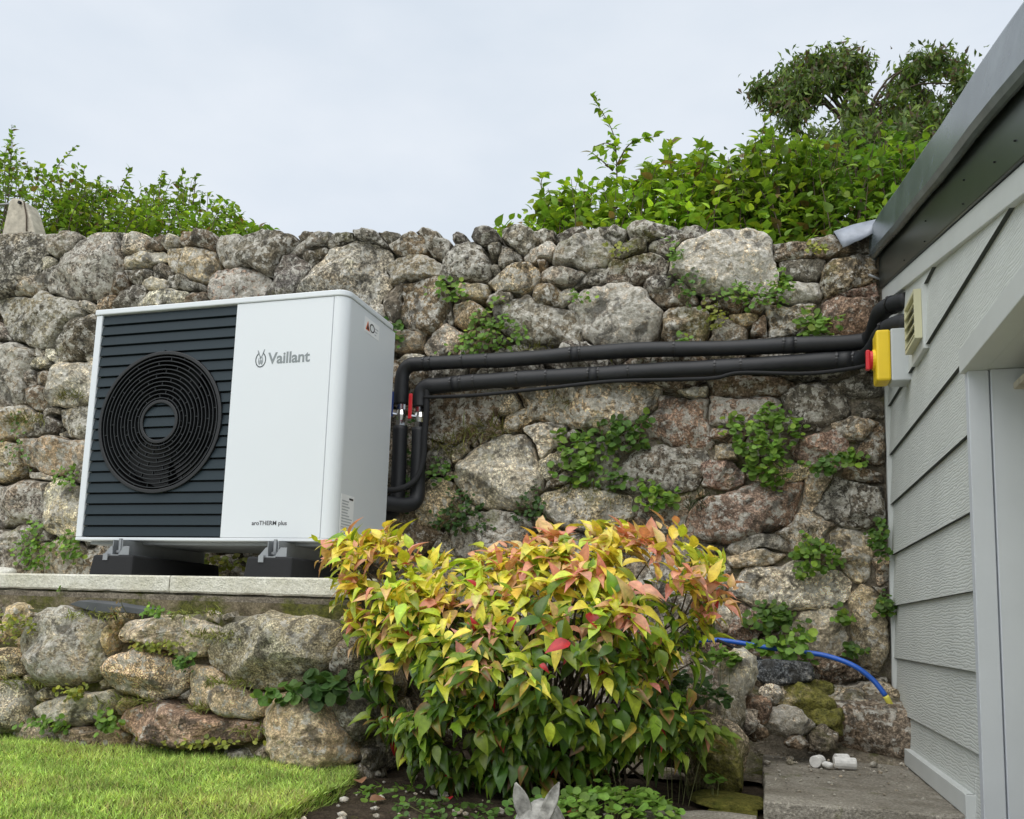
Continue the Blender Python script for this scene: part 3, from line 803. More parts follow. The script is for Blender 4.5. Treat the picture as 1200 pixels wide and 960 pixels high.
# ---- concrete slab and its plinth
sl = thing('concrete_slab', (-2., 3., .06), 'pale concrete slab with a straight edge carrying the heat pump', 'slab')
def slab_piece(x0, x1, name, seed):
    mb = MB(); n = max(2, int((x1-x0)/.05)); V = []; Fc = []
    for i in range(n+1):
        X = x0+(x1-x0)*i/n; e = .004*fbm(Vector((X, seed, 0)), 12, 2); zt = .123+.0045*(X+2)
        pr = [(2.60+e, .066+e), (2.595+e, .072), (2.595+e*.7, zt-.006), (2.60, zt), (3.52, zt), (3.52, .066)]
        V += [(X, a, b) for a, b in pr]
    for i in range(n):
        for k in range(6): a = i*6+k; b = i*6+(k+1) % 6; Fc.append((a, a+6, b+6, b))
    Fc += [tuple(range(6)), tuple(n*6+k for k in range(5, -1, -1))]
    return mb.add(V, Fc).build(name, M['concrete_pale'], sl)
cut = atY(200, 680, 2.6).x
slab_piece(-4.4, cut-.0025, 'slab_section', 1); slab_piece(cut+.0025, -1.19, 'slab_section', 2)
mb = MB(); V = []; Fc = []; n = 70
for i in range(n+1):
    X = -4.4+3.24*i/n
    for k, (y, z) in enumerate([(2.625, .068), (2.618, .03), (2.60, .005), (2.54, -.005), (2.55, -.03)]):
        q = .012*fbm(Vector((X, z*3, 2)), 9, 3); V.append((X, y+q-.01, z+(q*.5 if k > 1 else 0)))
for i in range(n):
    for k in range(4): a = i*5+k; Fc.append((a, a+1, a+6, a+5))
pl = MB().add(V, Fc).build('plinth', M['concrete_dark'], sl, smooth=True)
# raised lump at the far end of the slab
p = atY(2, 668, 2.62)
lump = link('mortar_lump', rock_mesh(.05, .04, .018, 91), M['concrete_pale'], sl, (p.x-.045, 2.66, p.z-.006))
# loose slate shard on the plinth
pa, pb = atY(80, 707, 2.53), atY(171, 716, 2.53)
sh = [atY(0+a/2.857, 660+b/2.857, 2.5) for a, b in ((230, 138), (262, 126), (360, 135), (492, 156), (478, 172), (420, 166), (330, 168))]
mb = MB(); mb.prism([v for v in sh], [v+Vector((.03, .10, .012)) for v in sh])
o = mb.build('slate_shard', M['slate'], None, bevel=.002, loc=sh[0]); tag(o, 'dark slate shard lying on the ledge below the pale slab', 'slate')

# ------------------------------------------------------------------ the house
house = thing('house', (1.5, 1.2, -1.45), 'grey lap-sided outbuilding with dark sloping roof edge beside the stone wall', 'building')
RS = .2425                                                       # roof slope
def rake(z355, Y): return z355+RS*(Y-3.5)
def hp(Y, z, off): return Vector((hx(Y, off), Y, z))
OY0, OY1, OZ = 1.15, 2.238, .612                                 # door opening
def clip(poly, f):
    out = []
    for i in range(len(poly)):
        a, b = poly[i], poly[(i+1) % len(poly)]; fa, fb = f(a), f(b)
        if fa >= 0: out.append(a)
        if (fa >= 0) != (fb >= 0): t = fa/(fa-fb); out.append((a[0]+(b[0]-a[0])*t, a[1]+(b[1]-a[1])*t))
    return out
FR_BOT = 1.228                                                    # underside of frieze board at Y=3.5
def plank(y0, y1, z0, z1):
    poly = clip([(y0, z0), (y1, z0), (y1, z1), (y0, z1)], lambda q: rake(FR_BOT, q[0])+.03-q[1])
    if len(poly) < 3 or poly_area(poly) < .0008: return
    fr = [hp(y, z, .003+.0115*max(0, (z1-z))/(z1-z0)) for y, z in poly]; bk = [hp(y, z, -.008) for y, z in poly]
    o = MB().prism(fr, bk).build('plank', M['siding'], house); o.data.materials.append(M['lap_shade'])
    for pg in o.data.polygons:                                   # lap shadow put into the colour of the board's lower edge
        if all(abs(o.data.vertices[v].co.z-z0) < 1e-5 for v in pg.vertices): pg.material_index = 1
zb = -.432
k = -6
laps = []
while k < 12:
    z0 = -.250+.1806*k; z1 = z0+.1806+.016; k += 1
    laps.append(z0)
    if z0 < -.40:
        plank(OY1+.004, 2.350, z0, z1)
        if z1 > -.36: plank(2.3505, 3.492, -.375, z1)
    else:
        if z0 > OZ+.02: plank(-1.2, 3.492, z0, z1)
        elif z1 > OZ+.055:
            plank(OY1+.032, 3.492, z0, z1); plank(-1.2, OY1+.031, OZ+.045, z1)
        else:
            plank(OY1+.004, 3.492, max(z0, -.372), z1)
    if z0 < OZ-.15: plank(-1.2, OY0-.06, z0, z1)
    elif z0 < OZ+.02: plank(-1.2, OY0-.06, z0, min(z1, OZ+.06))
def wallbox(y0, y1, z0, z1, a, b, m, name, bevel=0., z1b=None, z0b=None):
    """box on the house wall, between offsets a (out) and b (in); z1b/z0b give the height at y1 when it slopes"""
    z1b = z1 if z1b is None else z1b; z0b = z0 if z0b is None else z0b
    P = [hp(y0, z0, a), hp(y0, z0, b), hp(y1, z0b, b), hp(y1, z0b, a), hp(y0, z1, a), hp(y0, z1, b), hp(y1, z1b, b), hp(y1, z1b, a)]
    return MB().hexa(P).build(name, m, house, bevel=bevel)
wallbox(OY1+.01, 3.498, -1.45, rake(1.5, OY1), -.010, -.12, M['frame_paint'], 'wall', z1b=1.48)
wallbox(-1.2, OY1+.008, OZ+.05, rake(1.2, -1.2)+.2, -.010, -.12, M['frame_paint'], 'wall', z1b=rake(1.48, OY1))
wallbox(-1.2, OY0-.01, -1.45, OZ+.048, -.010, -.12, M['frame_paint'], 'wall')
MB().hexa([Vector((1.25, -1.2, -1.45)), Vector((4.5, -1.2, -1.45)), Vector((4.5, 3.6, -1.45)), Vector((1.25, 3.6, -1.45)),
           Vector((1.25, -1.2, .35)), Vector((4.5, -1.2, .35)), Vector((4.5, 3.6, 1.5)), Vector((1.25, 3.6, 1.5))]).build('rear_wall', M['siding'], house)
wallbox(3.485, 3.512, -.45, 1.24, .022, -.02, M['trim_paint'], 'corner_trim', .002)
wallbox(2.352, 3.245, -.398, -.348, .030, .004, M['trim_paint'], 'base_trim', .002)
wallbox(2.348, 2.362, -.62, -.348, .032, -.01, M['trim_paint'], 'base_trim', .001)
# frieze board, dark flashing and roof edge
ya, yb = -1.2, 3.51
wallbox(ya, yb, rake(FR_BOT, ya), rake(FR_BOT+.058, ya), .022, -.02, M['trim_paint'], 'frieze_board', .002, rake(FR_BOT+.058, yb), rake(FR_BOT, yb))
flsh = wallbox(ya, yb, rake(FR_BOT+.060, ya), rake(1.425, ya), .030, -.05, M['soffit'], 'flashing', .004, rake(1.425, yb), rake(FR_BOT+.060, yb))
fy = 3.512
prof = [(.048, 1.404), (.056, 1.41), (.062, 1.425), (.052, 1.535), (.040, 1.555), (.0, 1.565), (-.25, 1.57), (-.25, 1.54), (.0, 1.53), (.022, 1.50), (.030, 1.43), (.040, 1.404)]
V = []; n = 24
for i in range(n+1):
    Y = ya+(fy-ya)*i/n
    for (o_, z) in prof: V.append(hp(Y, rake(z, Y)+.0025*math.sin(i*1.7), o_+.002*math.sin(i*.9)))
m_ = len(prof); Fc = [tuple(range(m_)), tuple(n*m_+q for q in range(m_-1, -1, -1))]
for i in range(n):
    for q in range(m_): a = i*m_+q; b = i*m_+(q+1) % m_; Fc.append((a, b, b+m_, a+m_))
MB().add(V, Fc).build('roof_edge', M['fascia'], house, bevel=.003)
MB().hexa([hp(ya, rake(1.50, ya), -.2), Vector((4.6, ya, rake(1.50, ya))), Vector((4.6, fy, 1.50)), hp(fy, 1.50, -.2),
           hp(ya, rake(1.56, ya), -.2), Vector((4.6, ya, rake(1.56, ya))), Vector((4.6, fy, 1.56)), hp(fy, 1.56, -.2)]).build('roof', M['fascia'], house)
for i, (x, y) in enumerate(((1130, 211), (1129, 239), (1085, 259), (1084, 283), (1166, 190), (1190, 165), (1060, 305))):
    p = atH(x, y, .0305); q = MB().tube([p+Vector((.004, 0, 0)), p+Vector((-.003, 0, 0))], .0020, 8); q.build('screw', M['cavity'], flsh)
# door opening: casing, reveal, door
wallbox(OY0-.06, OY1+.03, OZ, OZ+.058, .030, -.02, M['trim_paint'], 'head_casing', .002)
MB().hexa([hp(OY1+.028, -1.45, .019), hp(OY1, -1.45, .019), hp(OY1, -1.45, -.024), hp(OY1+.028, -1.45, -.024),
           hp(OY1+.028, OZ, .019), hp(OY1, OZ, .019), hp(OY1, OZ, -.024), hp(OY1+.028, OZ, -.024)]).build('door_casing', M['frame_paint'], house, bevel=.0015)
MB().hexa([hp(OY1+.02, -1.45, -.027), hp(OY1-.004, -1.45, -.027), hp(OY1-.004, -1.45, -.13), hp(OY1+.02, -1.45, -.13),
           hp(OY1+.02, OZ, -.027), hp(OY1-.004, OZ, -.027), hp(OY1-.004, OZ, -.13), hp(OY1+.02, OZ, -.13)]).build('door_frame', M['frame_paint'], house, bevel=.0015)
wallbox(OY0, OY1+.02, OZ+.001, OZ+.05, -.02, -.14, M['trim_paint'], 'head_reveal')
door = wallbox(OY0-.02, OY1-.02, -1.45, OZ+.02, -.14, -.18, M['cream'], 'door')
pr_ = atH(1187, 458, -.075)
MB().hexa([hp(pr_.y-.30, pr_.z-.001, -.072), hp(pr_.y-.30, pr_.z-.001, -.13), hp(pr_.y, pr_.z-.001, -.13), hp(pr_.y, pr_.z-.001, -.072), hp(pr_.y-.30, pr_.z+.014, -.072), hp(pr_.y-.30, pr_.z+.014, -.13), hp(pr_.y, pr_.z+.014, -.13), hp(pr_.y, pr_.z+.014, -.072)]).build('door_rail', M['grey_wood'], door, bevel=.001)
wallbox(OY0-.03, OY0, -1.45, OZ, .019, -.13, M['frame_paint'], 'door_casing', .0015)
# lead flashing over the wall top at the roof end
fl = [atY(a, b, Y) for a, b, Y in ((977, 271, 3.47), (1000, 263, 3.49), (1031, 256, 3.50))]; fb = [atY(a, b, Y) for a, b, Y in ((988, 290, 3.445), (1008, 281, 3.445), (1028, 271, 3.45))]
V = []; rows = []
for t in range(7):
    f_ = t/6; a = fl[0].lerp(fl[1], f_*2) if f_ < .5 else fl[1].lerp(fl[2], f_*2-1); b = fb[0].lerp(fb[1], f_*2) if f_ < .5 else fb[1].lerp(fb[2], f_*2-1)
    wob = .004*math.sin(t*2.3)
    V += [b+Vector((0, wob, 0)), a.lerp(b, .45)+Vector((0, -.001+wob, .001)), a+Vector((0, 0, 0)), a+Vector((.0, .30, .02))]
Fc = []
for t in range(6):
    for q in range(3): a = t*4+q; Fc.append((a, a+4, a+5, a+1))
o = MB().add(V, Fc).build('lead_flashing', M['lead'], None, smooth=True, loc=fl[0])
s_ = o.modifiers.new('solid', 'SOLIDIFY'); s_.thickness = .003
tag(o, 'grey lead flashing dressed over the wall top at the roof end', 'flashing')
p, q = atY(1018, 322, 3.475), atY(1034, 324, 3.44)
o = MB().tube([q+Vector((.02, .06, 0)), p], .0045, 8).build('metal_pin', M['alu'], None, smooth=True, loc=p)
tag(o, 'bright metal pin sticking out beside the roof edge', 'pin')

# ------------------------------------------------------------------ heat pump
PX, PY, PZ, PW, PH, PD = -2.567, 2.821, .263, 1.1, .918, .436
hpump = thing('heat_pump', (PX+PW/2, PY+PD/2, PZ-.14), 'white heat pump unit with dark slatted panel and round black fan grille', 'heat pump')
def P2(x, y): v = atY(x, y, PY); return v.x, v.z
XD = P2(267, 500)[0]                                             # edge between slatted panel and white door
LID = .022
def rrect(x0, x1, y0, y1, r, n=6, corners=(1, 1, 1, 1)):
    out = []
    for (cx, cy, a0, on) in ((x0+r, y0+r, math.pi, corners[0]), (x1-r, y0+r, 1.5*math.pi, corners[1]), (x1-r, y1-r, 0, corners[2]), (x0+r, y1-r, .5*math.pi, corners[3])):
        if not on: out.append((x0 if cx < (x0+x1)/2 else x1, y0 if cy < (y0+y1)/2 else y1)); continue
        for k in range(n+1): a = a0+.5*math.pi*k/n; out.append((cx+r*math.cos(a), cy+r*math.sin(a)))
    return out
top_z = PZ+PH
def extr(out, z0, z1, name, m, bevel=0.):
    return MB().prism([(x, y, z1) for x, y in out], [(x, y, z0) for x, y in out]).build(name, m, hpump, bevel=bevel)
# body: white side and back shell with a rounded front right corner, and a hollow behind the fan panel
SEAM = P2(384, 480)[0]
shell = [(SEAM+.001, PY), (PX+PW-.042, PY)]+[(PX+PW-.042+.042*math.sin(a), PY+.042-.042*math.cos(a)) for a in [math.pi/2*k/8 for k in range(1, 9)]]
shell += [(PX+PW, PY+PD), (XD+.004, PY+PD), (XD+.004, PY+.02), (SEAM+.001, PY+.02)]
extr(shell, PZ+.012, top_z-LID-.0015, 'side_shell', M['white_paint'])
extr(rrect(XD+.001, SEAM-.0015, PY, PY+.019, .002, 2), PZ+.012, top_z-LID-.0015, 'front_panel', M['white_paint'], .0015)
extr([(PX, PY), (PX+.029, PY), (PX+.029, PY+.03), (PX+.012, PY+.03), (PX+.012, PY+PD), (PX, PY+PD)], PZ+.012, top_z-LID-.0015, 'left_side', M['white_paint'], .003)
extr([(PX+.013, PY+PD-.01), (XD+.002, PY+PD-.01), (XD+.002, PY+PD-.001), (PX+.013, PY+PD-.001)], PZ+.012, top_z-LID-.002, 'rear_guard', M['grille_black'])
extr(rrect(PX-.004, PX+PW+.004, PY-.005, PY+PD+.004, .045, 8, (0, 1, 1, 0)), top_z-LID, top_z, 'lid', M['white_paint'], .004)
extr(rrect(PX+.001, PX+PW-.001, PY-.001, PY+PD-.002, .042, 8, (0, 1, 1, 0)), PZ, PZ+.011, 'base_pan', M['white_paint'], .002)
# fan panel
FX, FZ = P2(186, 494); FR = .272; FI = .073
sx0, sx1 = PX+.030, XD-.001; sz0, sz1 = PZ+.013, top_z-LID-.002
NS = 21; pitch = (sz1-sz0)/NS
back_y = PY+.022
# black backing with a round hole (ring sectors) and the fan chamber
V = []; Fc = []; n = 64
for k in range(n):
    a = 2*math.pi*k/n; ca, sa = math.cos(a), math.sin(a)
    t = min(((sx1-FX)/ca if ca > 1e-6 else (sx0-FX)/ca if ca < -1e-6 else 9), ((sz1-FZ)/sa if sa > 1e-6 else (sz0-FZ)/sa if sa < -1e-6 else 9))
    V += [(FX+FR*ca, back_y, FZ+FR*sa), (FX+t*ca, back_y, FZ+t*sa), (FX+FR*.98*ca, back_y+.10, FZ+FR*.98*sa)]
for k in range(n):
    a, b = 3*k, 3*((k+1) % n); Fc += [(a, a+1, b+1, b), (a, b, b+2, a+2)]
MB().add(V, Fc).build('fan_housing', M['cavity'], hpump)
MB().prism([(FX+.30*math.cos(2*math.pi*k/40), PY+.20, FZ+.30*math.sin(2*math.pi*k/40)) for k in range(40)],
           [(FX+.30*math.cos(2*math.pi*k/40), PY+.21, FZ+.30*math.sin(2*math.pi*k/40)) for k in range(40)]).build('fan_backplate', M['cavity'], hpump)
fan = MB()
for b_ in range(5):
    V = []
    for i in range(7):
        r_ = .06+.19*i/6
        for j in range(5):
            a = b_*2*math.pi/5+(j/4-.5)*.85+.35*i/6; V.append((FX+r_*math.cos(a), PY+.10+.05*(j/4), FZ+r_*math.sin(a)))
    fan.add(V, [(i*5+j, i*5+j+1, (i+1)*5+j+1, (i+1)*5+j) for i in range(6) for j in range(4)])
fan.build('fan', M['grille_black'], hpump, smooth=True)
def slat(z0, z1):
    segs = []
    mb = MB(); m = 7; zs = [z0+(z1-z0)*i/(m-1) for i in range(m)]
    def strip(xl, xr):
        if max(b-a for a, b in zip(xl, xr)) < .003: return
        V = []
        for i, z in enumerate(zs):
            y = PY+.004+.006*(1-i/(m-1)) * 0 + .0
            y = PY+.003+.007*(i/(m-1))                           # lower edge proud
            V += [(xl[i], y, z), (max(xr[i], xl[i]+1e-4), y, z), (max(xr[i], xl[i]+1e-4), back_y, z), (xl[i], back_y, z)]
        F_ = [(0, 3, 2, 1), tuple((m-1)*4+q for q in range(4))]
        for i in range(m-1):
            for q in range(4): a = i*4+q; b = i*4+(q+1) % 4; F_.append((a, b, b+4, a+4))
        MB().add(V, F_).build('slat', M['slat_grey'], hpump)
    R_ = FR+.004
    h = lambda z, r: math.sqrt(max(0, r*r-(z-FZ)**2))
    if any(abs(z-FZ) < R_ for z in zs):
        strip([sx0]*m, [FX-h(z, R_) for z in zs]); strip([FX+h(z, R_) for z in zs], [sx1]*m)
        if any(abs(z-FZ) < FI for z in zs): strip([FX-h(z, FI) for z in zs], [FX+h(z, FI) for z in zs])
    else: strip([sx0]*m, [sx1]*m)
for i in range(NS): slat(sz0+pitch*i+.0035, sz0+pitch*(i+1)-.0030)
def ring(r0, r1, y0, y1, n=72):
    V = []; Fc = []
    for k in range(n):
        a = 2*math.pi*k/n; c, s = math.cos(a), math.sin(a)
        V += [(FX+r0*c, y0, FZ+r0*s), (FX+r1*c, y0, FZ+r1*s), (FX+r1*c, y1, FZ+r1*s), (FX+r0*c, y1, FZ+r0*s)]
    for k in range(n):
        for q in range(4): a = 4*k+q; b = 4*k+(q+1) % 4; d = 4*((k+1) % n); Fc.append((a, b, d+(q+1) % 4, d+q))
    return MB().add(V, Fc)
rim_ = ring(FR-.010, FR+.004, PY-.003, PY+.03).build('fan_grille', M['grille_black'], hpump, bevel=.002)
ring(FI-.001, FI+.012, PY-.002, PY+.022).build('hub_rim', M['grille_black'], rim_, bevel=.002)
M['ring'] = simple('grille_ring_grey', (.016, .018, .019), .35)
NR = 11; radii = [FI+.012+(FR-.010-FI-.012)*(i+.5)/NR for i in range(NR)]
for r_ in radii: ring(r_-.0015, r_+.0015, PY+.001, PY+.014).build('grille_ring', M['ring'], rim_)
gap = radii[1]-radii[0]
for i, r_ in enumerate([FI+.010]+radii):
    for k in range(10):
        a = 2*math.pi*(k+.5*(i % 2)+.13*i)/10; e = Vector((math.cos(a), 0, math.sin(a))); t_ = Vector((-e.z, 0, e.x))*.0011; c0 = Vector((FX, PY+.004, FZ))
        a0, a1 = c0+e*(r_), c0+e*(r_+gap); dy = Vector((0, .008, 0))
        MB().hexa([a0-t_, a1-t_, a1-t_+dy, a0-t_+dy, a0+t_, a1+t_, a1+t_+dy, a0+t_+dy]).build('grille_spoke', M['ring'], rim_)
MB().prism([(FX+FI*math.cos(2*math.pi*k/32), PY+.0225, FZ+FI*math.sin(2*math.pi*k/32)) for k in range(32)],
           [(FX+FI*math.cos(2*math.pi*k/32), PY+.03, FZ+FI*math.sin(2*math.pi*k/32)) for k in range(32)]).build('hub_plate', M['cavity'], hpump)
# lettering
def put_text(txt, px0, py0, px1, m, name, bold=0., sp=1.):
    a, b = atY(px0, py0, PY), atY(px1, py0, PY); me = text_mesh(txt, .1, 0, sp, bold)
    xs = [v.co.x for v in me.vertices]; k = (b.x-a.x)/(max(xs)-min(xs)); x_ = min(xs)
    for v in me.vertices: v.co = Vector((a.x+(v.co.x-x_)*k, PY-.0006-v.co.z*.5, a.z+v.co.y*k))
    link(name, me, m, hpump)
put_text('Vaillant', 313.6, 426.4, 362.8, M['logo'], 'lettering', .0022, .98)
put_text('aroTHERM plus', 295, 615.4, 336, M['ink'], 'lettering', .0012, 1.0)
# hare emblem in a ring
ec = atY(305.6, 421.2, PY); ex, ez = ec.x, ec.z
mb = MB(); n = 36
def pl2(pts, wd):
    pts = [Vector((ex+a, 0, ez+b)) for a, b in pts]
    for i in range(len(pts)-1):
        d = (pts[i+1]-pts[i]).normalized(); s_ = Vector((-d.z, 0, d.x))*wd*.5; q = [pts[i]-s_-d*wd*.3, pts[i+1]-s_+d*wd*.3, pts[i+1]+s_+d*wd*.3, pts[i]+s_-d*wd*.3]
        mb.prism([(v.x, PY-.0008, v.z) for v in q], [(v.x, PY+.001, v.z) for v in q])
oval = [(.0205*math.cos(a), -.002+.027*math.sin(a)) for a in [math.radians(118)+math.radians(304)*k/n for k in range(n+1)]]
pl2(oval, .0038)
pl2([(-.005, .014), (-.010, .026), (-.013, .033)], .0036); pl2([(.005, .014), (.010, .026), (.014, .036)], .0036)
pl2([(-.004, .012), (0, .004), (.004, .012)], .004); pl2([(-.007, .006), (-.009, -.008), (-.006, -.018)], .0026); pl2([(.007, .006), (.009, -.008), (.006, -.018)], .0026)
pl2([(0, .004), (0, -.016)], .0032); pl2([(-.004, -.004), (-.004, -.02)], .002); pl2([(.004, -.004), (.004, -.02)], .002)
mb.build('emblem', M['logo'], hpump)
# stickers on the right side
XR = PX+PW
def side(u, v, d=.0006): return Vector((XR+d, PY+u, PZ+v))
def side_quad(u0, u1, v0, v1, d, m, name, parent=None):
    o = MB().prism([side(u0, v0, d), side(u1, v0, d), side(u1, v1, d), side(u0, v1, d)], [side(u0, v0, d-.0012), side(u1, v0, d-.0012), side(u1, v1, d-.0012), side(u0, v1, d-.0012)]).build(name, m, parent or hpump)
    return o
def side_uv(x, y):
    d = ray(x, y); p = d*(XR/d.x); return p.y-PY, p.z-PZ
u0, v1 = side_uv(428, 369); u1, _ = side_uv(444.5, 384)
st = side_quad(u0, u1, v1-.062, v1-.004, .0008, M['sticker'], 'sticker')
du = (u1-u0)
tri = [side(u0+du*.06, v1-.052, .0015), side(u0+du*.34, v1-.052, .0015), side(u0+du*.20, v1-.016, .0015)]
MB().prism(tri, [t_-Vector((.001, 0, 0)) for t_ in tri]).build('warning_triangle', M['warn'], st)
tri = [side(u0+du*.12, v1-.049, .0020), side(u0+du*.28, v1-.049, .0020), side(u0+du*.20, v1-.024, .0020)]
MB().prism(tri, [t_-Vector((.001, 0, 0)) for t_ in tri]).build('warning_triangle', M['ink'], st)
cc = []; mb = MB(); n = 20
V = []
for k in range(n):
    a = 2*math.pi*k/n
    for r_ in (.012, .017): V.append(side(u0+du*.50+r_*1.3*math.cos(a), v1-.033+r_*math.sin(a), .0015))
mb.add(V, [(2*k, 2*k+1, 2*((k+1) % n)+1, 2*((k+1) % n)) for k in range(n)]); mb.build('symbol_ring', M['ink'], st)
for k in range(3): side_quad(u0+du*.68, u0+du*(.92-.06*k), v1-.024-.012*k-.0035, v1-.024-.012*k, .0015, M['sticker_ink'], 'print_line', st)
u0, v1 = side_uv(400, 578); u1, _ = side_uv(415, 583); v0 = v1-.16
np_ = side_quad(u0, u1, v0, v1, .0008, M['sticker'], 'nameplate')
r9 = random.Random(4)
side_quad(u0+(u1-u0)*.62, u0+(u1-u0)*.92, v1-.016, v1-.009, .0015, M['ink'], 'print_line', np_)
for k in range(12):
    v = v1-.022-.0105*k; side_quad(u0+(u1-u0)*.08, u0+(u1-u0)*r9.uniform(.5, .92), v-.004, v, .0015, M['sticker_ink'], 'print_line', np_)
# brackets and rubber feet under the unit
ZS = .124
for fx in (P2(150, 650)[0]-.0, P2(330, 650)[0]):
    ft = MB(); y0, y1 = PY-.09, PY+PD+.03; w1, w2 = .095, .089
    V = []
    for (x, y, z) in ((-w1, y0, ZS), (w1, y0, ZS), (w1, y1, ZS), (-w1, y1, ZS), (-w2, y0+.01, ZS+.078), (w2, y0+.01, ZS+.078), (w2, y1-.01, ZS+.078), (-w2, y1-.01, ZS+.078)): V.append(Vector((fx+x, y, z)))
    o = ft.hexa(V).build('support_foot', M['rubber'], None, bevel=.008, loc=(fx, (y0+y1)/2, ZS))
    tag(o, 'black rubber support block on the slab under the heat pump end by the %s' % ('fan grille' if fx < PX+.5 else 'brand lettering'), 'support block')
    br = MB()
    br.box(fx-.022, fx+.022, y0+.012, y1-.02, ZS+.074, ZS+.079)
    br.box(fx-.022, fx-.019, y0+.03, y1-.02, ZS+.079, PZ-.004); br.box(fx+.019, fx+.022, y0+.03, y1-.02, ZS+.079, PZ-.004)
    br.build('mounting_rail', M['alu'], hpump)
    for xa, xb, xc, xd in ((fx-.050, fx-.012, fx-.014, fx-.022), (fx+.015, fx+.060, fx+.060, fx+.035)):
        zt_ = PZ-.028
        MB().add([(xa, y0+.02, ZS+.079), (xb, y0+.02, ZS+.079), (xc, y0+.02, zt_), (xd, y0+.02, zt_), (xa, y0+.024, ZS+.079), (xb, y0+.024, ZS+.079), (xc, y0+.024, zt_), (xd, y0+.024, zt_)],
                 [(0, 1, 2, 3), (7, 6, 5, 4), (0, 4, 5, 1), (1, 5, 6, 2), (2, 6, 7, 3), (3, 7, 4, 0)]).build('mounting_bracket', M['alu'], hpump)
    MB().box(fx-.040, fx-.02, y0+.004, y0+.02, ZS+.058, ZS+.082).build('rail_clip', M['alu'], hpump)
    MB().tube([(fx, y0+.045, ZS+.075), (fx, y0+.045, PZ+.002)], .007, 8).build('bolt', M['alu'], hpump)
    MB().tube([(fx, y0+.045, ZS+.088), (fx, y0+.045, ZS+.097)], .013, 6).build('nut', M['alu'], hpump)
MB().box(PX+.03, PX+PW-.03, PY+.05, PY+PD-.03, PZ-.012, PZ-.001).build('underside', M['alu'], hpump)

# ------------------------------------------------------------------ insulated pipes
def pipe(run, drop, label, valve_m, valve_px, ties, sleeves, r_=.030):
    p0 = run[0]; t = thing('insulated_pipe', (p0.x, p0.y, p0.z), label, 'pipe', None)
    path = catmull(run, 12)
    path = [q+Vector((0, .003*fbm(q, 4, 2), .005*fbm(q+Vector((7, 3, 1)), 3, 2))) for q in path]
    ins = MB().tube(path, r_, 16, radii=[r_*(1+.07*fbm(q+Vector((r_*90, 0, 0)), 9, 2)) for q in path]).build('insulation', M['foam'], t, smooth=True)
    lens = [0]
    for i in range(len(path)-1): lens.append(lens[-1]+(path[i+1]-path[i]).length)
    def at(px):
        best = min(range(len(path)-1), key=lambda i: abs(proj(path[i])[0]-px)); a, b = path[best], path[best+1]
        xa, xb = proj(a)[0], proj(b)[0]; f = 0 if abs(xb-xa) < 1e-6 else max(-.5, min(1.5, (px-xa)/(xb-xa))); return a.lerp(b, f), (b-a).normalized()
    for px in ties:
        c, d = at(px); MB().tube([c-d*.0035, c+d*.0035], r_+.0022, 16).build('cable_tie', M['tie'], ins, smooth=False)
        u = (Vector((0, -1, .35))-d*d.dot(Vector((0, -1, .35)))).normalized(); q = c+u*(r_+.002)
        MB().tube([q-d*.004, q+d*.004], .0042, 6).build('tie_head', M['tie_tail'], ins)
    for a, b in sleeves:
        ca, d = at(a); cb, _ = at(b); MB().tube([ca, cb], r_+.0014, 16).build('joint_sleeve', M['foam'], ins, smooth=True)
    dp = catmull(drop, 6); MB().tube(dp, .031, 14).build('insulation', M['foam'], t, smooth=True)
    c = drop[0]; zt = run[0].z; zb_ = c.z
    MB().tube([(c.x, c.y, zb_-.01), (c.x, c.y, zt+.01)], .0135, 12).build('valve_stem', M['chrome'], t, smooth=True)
    hgt = zt-zb_
    v = MB(); v.tube([(c.x, c.y, zb_+hgt*.02), (c.x, c.y, zb_+hgt*.26)], .021, 6); v.tube([(c.x, c.y, zb_+hgt*.74), (c.x, c.y, zb_+hgt*.98)], .021, 6)
    v.tube([(c.x, c.y, zb_+hgt*.26), (c.x, c.y, zb_+hgt*.5), (c.x, c.y, zb_+hgt*.74)], .02, 12, radii=[.017, .024, .017]); v.tube([(c.x, c.y, zb_+hgt*.5), (c.x-.028, c.y-.03, zb_+hgt*.5)], .009, 8)
    vb_ = v.build('valve_body', M['chrome'], t)
    h0 = Vector((c.x-.030, c.y-.034, zb_+hgt*.5)); V = []
    hw = .008; L_ = .095
    mb = MB(); mb.box(h0.x-hw, h0.x+hw, h0.y-.004, h0.y+.004, h0.z-.012, h0.z+L_)
    mb.build('valve_handle', valve_m, vb_, bevel=.003)
    return t
Yp = 3.415
run_u = [Vector((-1.497, Yp, .90)), Vector((-1.497, Yp, .98)), Vector((-1.492, Yp, 1.035)), Vector((-1.465, Yp, 1.066)), Vector((-1.40, Yp, 1.071)), atY(600, 421, Yp), atY(700, 413.5, Yp), atY(820, 409, Yp), atY(920, 404.5, Yp), atY(1000, 401, Yp),
         atY(1020, 395, 3.39), atY(1027, 380, 3.30), atY(1033, 366, 3.24), atY(1045, 358, 3.19), atY(1066, 352, 3.10)]
run_l = [Vector((-1.408, Yp, .885)), Vector((-1.408, Yp, .92)), Vector((-1.402, Yp, .955)), Vector((-1.375, Yp, .972)), Vector((-1.32, Yp, .973)), atY(600, 444.5, Yp), atY(700, 440, Yp), atY(800, 434, Yp), atY(900, 427, Yp), atY(990, 422.5, Yp),
         atY(1012, 420, 3.38), atY(1026, 408, 3.28), atY(1034, 393, 3.20), atY(1045, 384, 3.15), atY(1066, 378, 3.06)]
dr_u = [Vector((-1.493, Yp, .805)), Vector((-1.492, Yp, .70)), Vector((-1.490, Yp-.0, .58)), Vector((-1.492, Yp-.01, .47)), Vector((-1.52, Yp-.06, .42)), Vector((-1.54, PY+PD-.01, .42))]
